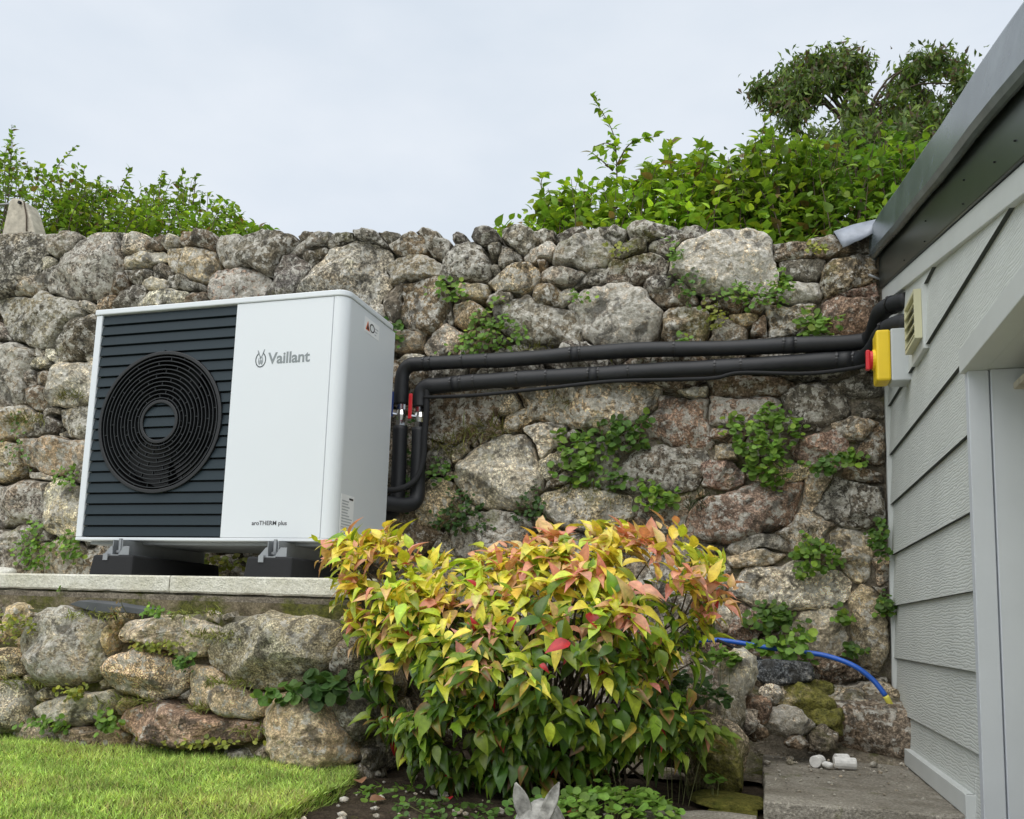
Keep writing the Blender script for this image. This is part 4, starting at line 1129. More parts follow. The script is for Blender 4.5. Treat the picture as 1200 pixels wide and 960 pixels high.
dr_l = [Vector((-1.408, Yp, .795)), Vector((-1.405, Yp, .70)), Vector((-1.405, Yp, .60)), Vector((-1.402, Yp-.005, .50)), Vector((-1.43, Yp-.05, .465)), Vector((-1.50, PY+PD+.03, .465)), Vector((-1.55, PY+PD-.01, .465))]
pipe(run_u, dr_u, 'upper black insulated pipe along the stone wall, with the blue valve handle', M['blue'], None, (498, 505, 542, 571, 669, 680, 790, 918, 932, 1046), ((918, 932), (669, 680)))
pipe(run_l, dr_l, 'lower black insulated pipe along the stone wall, with the red valve handle', M['red'], None, (530, 541, 556, 607, 641, 690, 702, 737, 838, 868, 980, 1001, 1040), ((530, 541), (690, 702), (980, 1001)), .033)
cp = [Vector((-1.375, 3.40, .955)), Vector((-1.370, 3.395, .88)), Vector((-1.372, 3.39, .76)), Vector((-1.372, 3.385, .65)), Vector((-1.395, 3.37, .57)), Vector((-1.45, 3.33, .525)), Vector((-1.53, 3.25, .51))]
o = MB().tube(catmull(cp, 6), .0125, 10).build('flexible_conduit', M['rubber'], None, smooth=True, loc=cp[0]); tag(o, 'thin black flexible conduit curving down beside the valves to the heat pump', 'conduit')
cb = [atY(497, 466, 3.39), atY(560, 463, 3.385), atY(640, 455, 3.385), atY(716, 447, 3.385), atY(790, 445, 3.385), atY(838, 443, 3.385), atY(868, 437, 3.385), atY(940, 438, 3.385), atY(985, 434, 3.37), atY(1018, 427, 3.33), atY(1035, 412, 3.2)]
o = MB().tube(catmull(cb, 6), .0075, 8).build('power_cable', M['rubber'], None, smooth=True, loc=cb[0]); tag(o, 'slim black power cable slung beneath the lower insulated pipe', 'cable')

# ------------------------------------------------------------------ isolator switch and vent on the house corner
def Hbox(y0, y1, z0, z1, a, b): return [hp(y0, z0, a), hp(y0, z0, b), hp(y1, z0, b), hp(y1, z0, a), hp(y0, z1, a), hp(y0, z1, b), hp(y1, z1, b), hp(y1, z1, a)]
c0 = hp(3.09, .81, .05)
iso = thing('isolator_switch', tuple(c0), 'grey isolator switch box with yellow face and red knob on the house corner', 'switch')
y0, y1, z0, z1 = 3.045, 3.135, .812, .985
MB().hexa(Hbox(y0, y1, z0, z1, .062, .0)).build('housing', M['grey_plastic'], iso, bevel=.004)
cov = MB().hexa(Hbox(y0+.002, y1-.002, z0+.003, z1-.001, .106, .0625)).build('cover', M['yellow'], iso, bevel=.007)
MB().tube([hp((y0+y1)/2, .895, .105), hp((y0+y1)/2, .895, .113)], .034, 20).build('knob_base', M['yellow'], cov, smooth=False)
MB().tube([hp((y0+y1)/2, .895, .112), hp((y0+y1)/2, .895, .121)], .030, 20).build('knob', M['red'], cov)
MB().hexa(Hbox((y0+y1)/2-.010, (y0+y1)/2+.010, .862, .928, .133, .1205)).build('knob_grip', M['red'], cov, bevel=.003)
vy0, vy1 = 2.755, 2.925; vz0, vz1 = .858, 1.005
vt = thing('vent_cover', tuple(hp(2.84, vz0, .02)), 'cream louvred vent cover above the isolator switch on grey siding', 'vent')
MB().hexa(Hbox(vy0-.012, vy1+.012, vz0-.035, vz1+.01, .020, .0)).build('mounting_plate', M['trim_paint'], vt, bevel=.001)
fr = MB(); fr.hexa(Hbox(vy0, vy0+.008, vz0, vz1, .040, .0205)); fr.hexa(Hbox(vy1-.008, vy1, vz0, vz1, .040, .0205)); fr.hexa(Hbox(vy0+.0082, vy1-.0082, vz1-.01, vz1, .040, .0205)); fr.hexa(Hbox(vy0+.0082, vy1-.0082, vz0, vz0+.01, .040, .0205))
vf_ = fr.build('frame', M['cream'], vt)
for k in range(4):
    za = vz0+.012+(vz1-vz0-.024)*k/4; zb2 = za+(vz1-vz0-.024)/4
    MB().add([hp(vy0+.009, za, .042), hp(vy1-.009, za, .042), hp(vy1-.009, zb2-.003, .030), hp(vy0+.009, zb2-.003, .030), hp(vy0+.009, za, .038), hp(vy1-.009, za, .038), hp(vy1-.009, zb2-.003, .024), hp(vy0+.009, zb2-.003, .024)],
             [(0, 1, 2, 3), (7, 6, 5, 4), (0, 4, 5, 1), (2, 6, 7, 3), (1, 5, 6, 2), (3, 7, 4, 0)]).build('louvre', M['cream'], vf_)

# ------------------------------------------------------------------ steps, path and rubble at the foot of the wall
def flag(name, corners, z, th, m, label, cat, seed, group=None, bev=.006):
    """paving slab with slightly worn edges; corners are (x,y)"""
    bm = bmesh.new(); n = len(corners); top = []
    pts = []
    for i in range(n):
        a = Vector(corners[i]); b = Vector(corners[(i+1) % n]); k = max(2, int((b-a).length/.05))
        for j in range(k):
            q = a.lerp(b, j/k); e = .004*fbm(Vector((q.x, q.y, seed)), 16, 2) if 0 < j else 0; pts.append((q.x+e, q.y+e))
    c = (sum(p[0] for p in pts)/len(pts), sum(p[1] for p in pts)/len(pts)); mb = MB(); V = []; Fc = []; N = len(pts); rings = [(1, z-th), (1, z-.006), (.985, z), (.7, z), (.35, z)]
    for rr, zz in rings:
        for p in pts:
            x, y = c[0]+(p[0]-c[0])*rr, c[1]+(p[1]-c[1])*rr; V.append((x, y, zz+(.004*fbm(Vector((x, y, seed)), 9, 3) if zz > z-.003 else 0)))
    V.append((c[0], c[1], z)); m_ = len(rings)
    for i in range(m_-1):
        for j in range(N): Fc.append((i*N+j, i*N+(j+1) % N, (i+1)*N+(j+1) % N, (i+1)*N+j))
    for j in range(N): Fc.append(((m_-1)*N+j, (m_-1)*N+(j+1) % N, m_*N))
    o = mb.add(V, Fc).build(name, m, None, loc=(c[0], c[1], z-th)); tag(o, label, cat, group); return o
XE = lambda Y: hx(Y)-.022
flag('step_slab', [(-.03, 2.36), (XE(2.38), 2.375), (XE(2.8), 2.80), (-.033, 2.80)], -.40, .05, M['paving'], 'worn concrete step slab with a pale front edge beside the house', 'step', 1)
flag('step_slab', [(-.036, 2.808), (XE(2.8), 2.808), (XE(3.3), 3.42), (-.045, 3.40)], -.402, .05, M['paving'], 'dirty concrete slab with white plaster plugs on it behind the step', 'step', 2)
b = MB().box(.0, .41, 2.385, 3.2, -.75, -.452); tag(b.build('step_base', M['concrete_dark'], None, bevel=.01, loc=(.2, 2.8, -.75)), 'dark mossy block carrying the worn step slab', 'step')
pv = [[(-.33, 2.32), (-.22, 2.16), (-.05, 2.19), (-.045, 2.40), (-.18, 2.42)], [(-.27, 1.95), (-.05, 1.90), (-.048, 2.175), (-.21, 2.145)], [(-.17, 2.44), (-.045, 2.42), (-.048, 2.62), (-.16, 2.58)]]
for i, (c_, lb) in enumerate(zip(pv, ('flat grey paving stone beside the round-leaved ground cover', 'brown paving stone in front of the mossy step', 'mossy paving stone between step slab and green boulder'))):
    flag('paving_stone', c_, -.447-.003*i, .04, M['paving'] if i < 2 else M['moss'], lb, 'paving stone', 5+i, 'paving stones left of the step')
def moundz(x, y):
    t = max(0, min(1, (y-3.12)/.33)); u = max(0, min(1, (x+.35)/.25)); return -.455+.27*t*t*(3-2*t)*(.55+.45*u)
tag(sheet('rubble_mound', -.75, .40, 2.95, 3.56, 0, M['mortar'], .025, .03, moundz), kind='structure')
def rock(name, px, py, Y, sx, sy, sz, seed, code, lich, label, m='boulder', rough=.16, rz=0., group=None):
    p = atY(px, py, Y); o = link(name, rock_mesh(sx, sy, sz, seed, 4, rough), M[m], None, p); o.rotation_euler = (0, 0, rz)
    o.color = tint(code, lich, random.Random(seed)); return tag(o, label, 'rock', group)
rock('rock', 916, 790, 3.29, .105, .07, .052, 3.1, 'd', .0, 'smooth dark grey rock just below the blue pipe', rough=.10).color = (.085, .095, .105, 0)
rock('rock', 922, 846, 3.14, .070, .06, .050, 5.3, 'l', .95, 'small white lichened rock in front of the mossy stones')
rock('rock', 890, 832, 3.12, .046, .05, .045, 8.2, 'p', .3, 'small pinkish rock beside the white lichened rock')
rock('rock', 937, 822, 3.29, .12, .08, .070, 9.7, 't', .2, 'moss covered stone behind the white lichened rock', 'mossy_rock', rough=.22)
rock('rock', 985, 828, 3.36, .10, .08, .065, 12.4, 't', .7, 'broken stone with pale lichen under the blue pipe')
rock('rock', 1008, 856, 3.36, .215, .16, .110, 14.6, 'b', .35, 'large brown boulder wedged between the step and grey siding', rough=.12)
rock('rock', 963, 866, 3.16, .050, .04, .045, 16.2, 'd', .1, 'dark stone behind the white plaster plugs')
rock('rock', 866, 792, 3.05, .065, .10, .075, 18.3, 'l', .7, 'pale mottled rock at the bush edge below the blue pipe')
rock('rock', 852, 838, 2.95, .060, .10, .085, 21.5, 'g', .3, 'grey rock stacked on the mossy boulder beside the path')
rock('rock', 838, 882, 2.78, .085, .13, .110, 23.8, 't', .1, 'mossy green boulder at the left edge of the path', 'mossy_rock', rough=.2)
rock('rock', 800, 850, 2.90, .10, .12, .14, 25.1, 'b', .2, 'shaded boulder behind the low green leaves')
for i, (px, py, Y, a_, b_, c_, code, m_, lb) in enumerate(((905, 812, 3.24, .045, .04, .035, 'l', 'boulder', 'small pale stone under the dark grey rock'), (960, 812, 3.37, .06, .05, .045, 't', 'mossy_rock', 'moss tufted stone touching the wall foot'), (968, 846, 3.22, .055, .05, .042, 't', 'mossy_rock', 'mossy stone right of the white lichened rock'),
        (885, 858, 3.05, .04, .04, .03, 'b', 'boulder', 'brown stone at the slab corner'), (872, 846, 3.0, .045, .05, .04, 'g', 'boulder', 'grey stone at the foot of the stacked rocks'), (1030, 812, 3.44, .07, .05, .035, 't', 'boulder', 'flat stone under the taped pipe end'), (934, 870, 3.10, .035, .03, .022, 'b', 'boulder', 'little brown stone left of the dark stone'))):
    rock('rock', px, py, Y, a_, b_, c_, 40.3+i*2.7, code, .4, lb, m_, rough=.22)
r5 = random.Random(9); peb = MB()
def add_pebble(mb, p, s, seed):
    me = rock_mesh(s, s*r5.uniform(.7, 1), s*.7, seed, 1, .2); o = len(mb.v); mb.v += [tuple(v.co+p) for v in me.vertices]; mb.f += [tuple(i+o for i in q.vertices) for q in me.polygons]; bpy.data.meshes.remove(me)
for i in range(260):
    if i < 130: x = r5.uniform(-1.22, -.35); y = r5.uniform(1.7, 2.6); z = Z_BED+.01
    elif i < 200: x = r5.uniform(-.1, .38); y = r5.uniform(2.9, 3.45); z = max(moundz(x, y), -.40)+.008
    else: x = r5.uniform(-.02, .36); y = r5.uniform(2.45, 3.15); z = -.398
    add_pebble(peb, Vector((x, y, z)), r5.choice((.003, .004, .006, .009, .014)) if i < 200 else r5.choice((.0025, .0035, .005)), i+.5)
o = peb.build('gravel', M['boulder'], None, smooth=True); o.color = (.42, .38, .31, .6); tag(o, 'loose grit and pebbles on the soil and the slabs', 'gravel', kind='stuff')
# white plaster plugs
for i, (px, py, Y, ang, L_, lb) in enumerate(((958, 881, 3.02, 1.15, .05, 'white plaster plug lying end-on beside another on the slab'), (990, 882, 3.02, .12, .075, 'long white plaster plug lying lengthwise on the slab'), (986, 876, 3.10, .5, .05, 'white plaster plug half hidden behind a longer one'))):
    p = atY(px, py, Y); p.z = -.4015+.018; d = Vector((math.cos(ang), math.sin(ang), 0))*L_*.42
    o = MB().tube([p-d, p-d*.9, p+d*.9, p+d], .018, 14, radii=[.0165, .0185, .0185, .0165]).build('plaster_plug', M['plaster'], None, loc=p); tag(o, lb, 'plug', 'white plaster plugs on the slab')
p = atY(970, 884, 3.0); o = link('plaster_crumb', rock_mesh(.016, .014, .012, 4.4, 2, .25), M['plaster'], None, (p.x, p.y, -.392)); tag(o, 'small white plaster crumb between the plugs', 'plaster')
# blue water pipe with taped end, thin black hose
bp = [atY(800, 752, 3.40), atY(835, 750, 3.40), atY(865, 753, 3.39), atY(900, 759, 3.375), atY(940, 764, 3.36), atY(970, 769, 3.345), atY(1000, 780, 3.32), atY(1022, 796, 3.31), atY(1036, 813, 3.30), atY(1043.5, 826, 3.31), atY(1049, 838, 3.34)]
t = thing('water_pipe', bp[2], 'bright blue plastic water pipe with yellow taped end arching over the stones', 'pipe'); pth = catmull(bp, 6)
i0 = min(range(len(pth)), key=lambda i: abs(proj(pth[i])[1]-815)+abs(proj(pth[i])[0]-1037))
MB().tube(pth[:i0+1], .0088, 12).build('pipe_run', M['blue_pipe'], t, smooth=True); MB().tube(pth[i0:], .0098, 12).build('taped_end', M['yellow_cap'], t, smooth=True)
bh = [atY(840, 750, 3.37), atY(867, 762, 3.36), atY(885, 770, 3.35), atY(903, 780, 3.36)]
o = MB().tube(catmull(bh, 5), .006, 8).build('black_hose', M['rubber'], None, smooth=True, loc=bh[0]); tag(o, 'thin black hose under the blue pipe by the dark rock', 'hose')

# ------------------------------------------------------------------ plants growing from the walls
GP = 'plants rooted in the wall joints'
def wall_plant(px, py, w_, h_, n, size, colr, label, kind='round', Y=3.47, out=.06, name='wall_plant', hang=.2, asp=.95, poly=None):
    c = atY(px, py, Y); t = thing(name, (c.x, c.y+.03, c.z), label, 'plant', GP)
    P = []; 
    while len(P) < n:
        a = RNG.uniform(0, 6.283); r_ = math.sqrt(RNG.random()); lump = 1+.28*math.sin(a*3+px)+.18*math.sin(a*5+py)
        x = px+w_*.5*r_*math.cos(a)*lump; y = py+h_*.5*r_*math.sin(a)*lump
        q = atY(x, y, Y-out*math.sqrt(max(0, 1-r_*r_))*RNG.uniform(.25, 1.)); P.append(q)
    P = np.array([tuple(q) for q in P])
    D = np.stack([RNG.normal(0, .8, n), RNG.normal(-.35, .3, n), RNG.normal(-hang, .6, n)], 1)
    N = np.stack([RNG.normal(0, .35, n), RNG.normal(-.75, .25, n), RNG.normal(.75, .3, n)], 1)
    L_ = RNG.uniform(.6, 1.15, n)*size
    col = jit(n, colr, .35); yl = RNG.random(n) < .12; col[yl] = col[yl]*np.array([1.6, 1.35, 1.0])
    leaf_cloud('foliage', kind, P, D, N, L_, L_*asp, col, M['leaf'], t)
    st = MB(); 
    for k in range(max(4, n//14)):
        q = Vector(P[int(RNG.integers(n))]); b_ = Vector((c.x+(q.x-c.x)*.5, Y+.03, c.z+(q.z-c.z)*.5)); st.tube([b_, b_.lerp(q, .5)+Vector((0, -.01, .004)), q], .0012, 4, False)
    st.build('stem', M['stem'], t)['kind'] = 'stuff'
    return t
M['stem'] = simple('green_stem', (.12, .13, .04), .7, var=.2)
GR, GB, GD, GY = (.095, .185, .036), (.15, .27, .042), (.055, .115, .028), (.27, .30, .055)
wall_plant(527, 338, 42, 30, 60, .026, GB, 'sprig of pale ivy between dark stones near the wall top')
wall_plant(578, 385, 70, 62, 190, .024, GB, 'bright green creeper spread over the stones right of the heat pump')
wall_plant(462, 392, 24, 40, 50, .028, GR, 'dark leaves peeping out behind the heat pump lid corner')
wall_plant(545, 408, 50, 24, 55, .022, GB, 'green trails just above the upper insulated pipe')
wall_plant(540, 602, 66, 50, 180, .020, GD, 'dark ivy trailing diagonally under the big pale stone')
wall_plant(622, 592, 38, 46, 90, .021, GD, 'ivy hanging beside the lower edge of the pale stone')
wall_plant(680, 535, 62, 62, 170, .032, GB, 'lush pennywort clump with large leaves below the pipes')
wall_plant(727, 508, 66, 44, 130, .032, GR, 'leafy pennywort beside the large clump below the pipes')
wall_plant(722, 560, 50, 30, 50, .026, GR, 'straggly leaves under the pennywort clump')
wall_plant(768, 582, 52, 30, 75, .030, GB, 'green leaves just above the yellow bush')
wall_plant(896, 518, 78, 92, 330, .030, GB, 'round bushy green plant standing out from the wall', out=.12)
wall_plant(965, 545, 40, 26, 60, .027, GR, 'small leafy sprig beside the round bushy plant')
wall_plant(1000, 536, 26, 20, 36, .026, GB, 'tiny leafy sprig near the grey siding')
wall_plant(956, 651, 58, 46, 170, .025, GB, 'neat green cushion of leaves on the pale stones low in the wall', out=.08)
wall_plant(1029, 632, 26, 44, 90, .022, GR, 'ivy hanging against the house corner trim')
wall_plant(1037, 708, 20, 28, 60, .022, GR, 'ivy tuft low down by the house corner trim')
wall_plant(905, 722, 60, 36, 110, .030, GR, 'leafy plant above the blue pipe', out=.08)
wall_plant(922, 758, 62, 38, 110, .034, GB, 'large-leaved plant overhanging the blue pipe', Y=3.40, out=.10)
wall_plant(987, 721, 22, 18, 30, .026, GB, 'little green rosette in a wall hollow')
wall_plant(1001, 761, 22, 18, 32, .024, GR, 'little green tuft above the arch of the blue pipe')
wall_plant(884, 345, 92, 30, 190, .019, GB, 'band of small bright ivy under the large white lichened stone')
wall_plant(918, 332, 24, 30, 60, .020, GB, 'upright ivy strip at the end of the white lichened stone')
wall_plant(957, 381, 46, 34, 80, .028, GB, 'leafy fern-like plant just above the pipes near the house')
wall_plant(808, 335, 34, 44, 60, .022, GR, 'ivy strip between brown stones near the wall top')
wall_plant(787, 296, 22, 36, 40, .020, GB, 'thin green sprig below the hedge on the wall top')
wall_plant(800, 398, 18, 14, 26, .020, GB, 'tiny bright tuft sitting on the upper pipe')
wall_plant(837, 372, 26, 34, 45, .020, GY, 'yellowish moss and leaves in a wall joint above the pipes')
wall_plant(956, 289, 24, 16, 34, .018, GY, 'yellow-green tuft beside the lead flashing')
wall_plant(726, 291, 30, 20, 36, .018, GY, 'yellow-green tuft on a dark stone near the wall top')
wall_plant(37, 640, 36, 64, 150, .024, GB, 'green creeper hanging to the pale slab left of the heat pump')
wall_plant(80, 640, 44, 38, 110, .026, GB, 'green leaves beside the lower corner of the heat pump')
wall_plant(79, 560, 28, 26, 60, .022, GB, 'small green tuft next to the white edge of the heat pump')
wall_plant(516, 552, 34, 28, 60, .022, GR, 'ivy patch below the grass tuft beside the drop pipes')
wall_plant(476, 540, 22, 110, 90, .022, GD, 'dark ivy behind the two vertical pipes')
wall_plant(680, 348, 30, 18, 26, .018, GB, 'few green leaves between pale stones above the pipes')
wall_plant(18, 520, 34, 70, 60, .018, GR, 'thin weeds in the joint at the far end of the wall')
wall_plant(260, 660, 60, 22, 70, .026, GY, 'mossy weeds in the shadow beneath the heat pump', Y=3.44)
def grass_tuft(px, py, w_, h_, n, L_, label, Y=3.47, colr=(.17, .17, .05)):
    c = atY(px, py, Y); t = thing('grass_tuft', (c.x, c.y, c.z), label, 'grass tuft', 'grass tufts rooted in the wall joints')
    P = np.array([tuple(atY(px+RNG.uniform(-.5, .5)*w_, py+RNG.uniform(-.3, .3)*h_, Y)) for _ in range(n)])
    D = np.stack([RNG.normal(0, .8, n), RNG.normal(-.5, .3, n), RNG.normal(.1, .6, n)], 1); N = np.stack([RNG.normal(0, .4, n), RNG.normal(-.3, .4, n), np.ones(n)], 1)
    leaf_cloud('blades', 'blade', P, D, N, RNG.uniform(.5, 1.2, n)*L_, RNG.uniform(.0025, .005, n), jit(n, colr, .45), M['grass'], t)
grass_tuft(560, 505, 60, 26, 130, .075, 'dry grass tuft on the ledge above the big pale stone')
grass_tuft(525, 522, 40, 26, 90, .070, 'pale grass tuft beside the drop pipes')
grass_tuft(30, 492, 46, 14, 160, .05, 'mossy grass cushion on the stones left of the heat pump')
grass_tuft(83, 464, 30, 14, 110, .05, 'olive grass tuft at the edge of the heat pump fan side')
grass_tuft(665, 470, 46, 10, 60, .05, 'wispy grass in the joint below the long stone')
grass_tuft(690, 575, 60, 16, 70, .06, 'wispy grass under the pennywort')
grass_tuft(725, 418, 60, 10, 80, .045, 'thin grass along the top of the upper pipe')
grass_tuft(620, 408, 60, 10, 60, .045, 'sparse grass above the upper pipe near the creeper')
grass_tuft(820, 590, 30, 30, 60, .05, 'dark grass beside the brown stone above the bush', colr=(.05, .07, .03))
# low wall: weeds in the joints and big leaves under the largest boulder
def low_plant(px, py, w_, h_, n, size, colr, label, kind='round', out=.05, asp=.9): return wall_plant(px, py, w_, h_, n, size, colr, label, kind, Y=2.47, out=out, asp=asp)
low_plant(385, 805, 76, 30, 46, .048, GD, 'large dark leaves under the biggest boulder beside the bush', 'round', .09)
low_plant(332, 812, 44, 22, 34, .040, GR, 'round green leaves below the biggest boulder', 'round', .06)
low_plant(126, 845, 30, 28, 50, .022, GB, 'bright weeds between two low boulders above the lawn')
low_plant(55, 848, 60, 18, 70, .020, GB, 'weeds along the foot of the white lichened boulder')
low_plant(85, 810, 36, 20, 60, .018, GY, 'yellow-green weeds under the squarish grey boulder')
low_plant(15, 735, 50, 36, 120, .016, GY, 'moss and fine weeds at the far end of the low wall')
low_plant(186, 756, 66, 16, 90, .016, GY, 'mossy fringe over the small tan boulder')
low_plant(136, 735, 16, 60, 70, .014, (.16, .12, .05), 'brown dry moss beside the squarish grey boulder')
low_plant(218, 775, 26, 20, 50, .018, GR, 'small weeds at the tip of the tan boulder')
low_plant(182, 716, 30, 14, 36, .018, GB, 'little green plant at the end of the slate shard')
low_plant(235, 870, 120, 12, 90, .018, GY, 'weedy fringe at the foot of the reddish boulder')
low_plant(70, 690, 4, 4, 6, .012, GB, 'tiny seedling under the pale slab edge')

for i, (px, py, w_) in enumerate(((110, 720, 60), (30, 800, 50), (150, 822, 70), (250, 745, 60), (270, 800, 60), (300, 855, 60), (60, 775, 40), (225, 720, 70), (240, 830, 40))):
    grass_tuft(px, py, w_, 12, 90, .035, ('fine weeds along the ledge beside the slate shard', 'fine weeds at the low wall end above the lawn', 'fine weeds above the reddish boulder', 'fine weeds between the flat pale boulder and the biggest one', 'fine weeds in the joint left of the large dark leaves',
               'fine weeds at the foot of the corner boulder', 'fine weeds under the left squarish boulder', 'fine weeds along the plinth over the flat pale boulder', 'fine weeds in the joint over the middle of the reddish boulder')[i], Y=2.485, colr=(.24, .26, .07))
# ------------------------------------------------------------------ hedge shrubs and tree behind the wall
def interp(prof, x):
    for (a, b), (c, d) in zip(prof, prof[1:]):
        if a <= x <= c: return b+(d-b)*(x-a)/(c-a)
    return prof[0][1] if x < prof[0][0] else prof[-1][1]
def shrub(prof, ybot, Y0, Y1, nst, leaf, colr, label, name='hedge_shrub', shoots=(), per=34, asp=.60, seed=1):
    xs = [p[0] for p in prof]; xm = (xs[0]+xs[-1])/2; rg = np.random.default_rng(seed)
    bc = atY(xm, ybot, (Y0+Y1)/2); zt = wall_top(max(-5, min(1.2, bc.x)))-.24
    t = thing(name, (bc.x, bc.y, zt), label, 'shrub', 'shrubs growing behind the stone wall')
    stems = MB(); P = []; D = []; N = []; S = []; 
    jobs = []
    for k in range(nst):
        x = rg.uniform(xs[0], xs[-1]); yt = interp(prof, x); y = yt+(ybot-yt)*rg.random()**1.5*.9; Y = rg.uniform(Y0, Y1)
        tip = atY(x, y, Y); base = Vector((tip.x+rg.normal(0, .10), Y+rg.normal(0, .08), wall_top(max(-5, min(1.2, tip.x)))-.26)); jobs.append((base, tip, 1.))
    for pts in shoots:
        q = [atY(a, b, (Y0+Y1)/2) for a, b in pts]; jobs.append((q, None, .8))
    for base, tip, kk in jobs:
        if tip is None: path = catmull(base, 5)
        else:
            mid = base.lerp(tip, .55)+Vector((rg.normal(0, .05), rg.normal(0, .05), 0)); path = catmull([base, mid, tip], 5)
        L_ = sum((path[i+1]-path[i]).length for i in range(len(path)-1))
        stems.tube(path, .004, 5, False, radii=[.0035*(1-i/len(path))+.001 for i in range(len(path))])
        m = per if tip is not None else int(L_/.011)
        for j in range(m):
            f = (.12 if tip is not None else .25)+(.88 if tip is not None else .75)*rg.random()**.75 if tip is not None else j/m; q = f*(len(path)-1); i = min(int(q), len(path)-2); pos = path[i].lerp(path[i+1], q-i); dr = (path[i+1]-path[i]).normalized()
            sp = (.11 if tip is not None else .012)*(1.15-f)
            off = Vector((rg.normal(0, sp), rg.normal(0, sp), rg.normal(0, sp*.6)))
            side = Vector((rg.normal(), rg.normal(), rg.normal(0, .3))).normalized()
            P.append(pos+off); D.append(side*.8+dr*.5+off*3); N.append((rg.normal(0, .5), rg.normal(-.2, .5), 1)); S.append(leaf*rg.uniform(.65, 1.3)*(1 if tip is not None else .9))
    n = len(P); S = np.array(S); col = jit(n, colr, .38)
    cn = np.array([noise.noise(p*3.1) for p in P])[:, None]; col *= 1+.55*cn
    lite = rg.random(n) < .28; col[lite] *= np.array([1.8, 1.5, 1.2])
    old = rg.random(n) < .04; col[old] = jit(int(old.sum()), (.20, .14, .05), .3)
    leaf_cloud('crown', 'ovate', [tuple(p) for p in P], [tuple(p) for p in D], N, S, S*asp, col, M['leaf'], t)
    stems.build('trunk', M['bark'], t, smooth=True); return t
HG, HG2 = (.165, .275, .034), (.215, .355, .040)
shrub([(-330, 150), (-60, 180), (0, 182), (14, 158), (30, 185), (55, 196), (85, 190), (105, 215)], 282, 3.95, 4.6, 190, .042, HG, 'green hedge shrub behind the bleached wooden post on the wall', seed=2, shoots=([(8, 230), (12, 190), (14, 146)], [(50, 240), (60, 205), (90, 170)]))
shrub([(70, 212), (100, 208), (130, 218), (150, 212), (175, 222)], 282, 3.95, 4.6, 110, .042, HG, 'light green hedge shrub above the largest wall stones', seed=3, shoots=([(95, 230), (99, 195)], [(130, 240), (145, 215), (152, 196)], [(118, 240), (117, 205)]))
shrub([(165, 220), (190, 212), (210, 206), (232, 212), (250, 232), (272, 240), (290, 262), (322, 270)], 282, 3.95, 4.6, 130, .042, HG, 'hedge shrub thinning out where the bare wall top begins', seed=4, shoots=([(185, 245), (190, 200)], [(210, 250), (214, 198)], [(225, 250), (230, 203)]))
shrub([(588, 268), (615, 258), (640, 222), (665, 208), (690, 212), (715, 215), (745, 205), (770, 190)], 284, 3.9, 4.5, 120, .052, HG2, 'bright green shrub with a tall arching shoot above the pipes', seed=5,
      shoots=([(722, 240), (723, 210), (722, 180), (718, 155), (706, 132), (693, 112)], [(722, 195), (735, 172), (750, 163), (772, 160)], [(718, 200), (705, 188), (692, 178)], [(722, 178), (712, 168), (696, 172)], [(640, 240), (634, 215), (640, 202)]))
shrub([(760, 195), (785, 178), (800, 190), (815, 178), (826, 172), (840, 200), (860, 180)], 284, 3.9, 4.5, 130, .055, HG2, 'bright leafy hedge shrub above the white lichened stone', seed=6, shoots=([(790, 215), (785, 185), (788, 165)], [(815, 210), (818, 178), (827, 166)]))
shrub([(850, 190), (862, 168), (878, 172), (895, 150), (910, 158), (935, 162), (960, 160)], 284, 3.9, 4.6, 150, .052, HG, 'tall green hedge shrub in front of the dark tree', seed=7, shoots=([(890, 190), (893, 160), (897, 140)],))
shrub([(945, 165), (975, 160), (1010, 150), (1040, 145), (1075, 165), (1120, 150)], 300, 3.9, 4.6, 190, .046, (.12, .22, .032), 'dense dark green hedge shrub beside the sloping roof edge', seed=8, shoots=([(1030, 190), (1035, 165), (1045, 145)], [(1070, 190), (1078, 165)]))
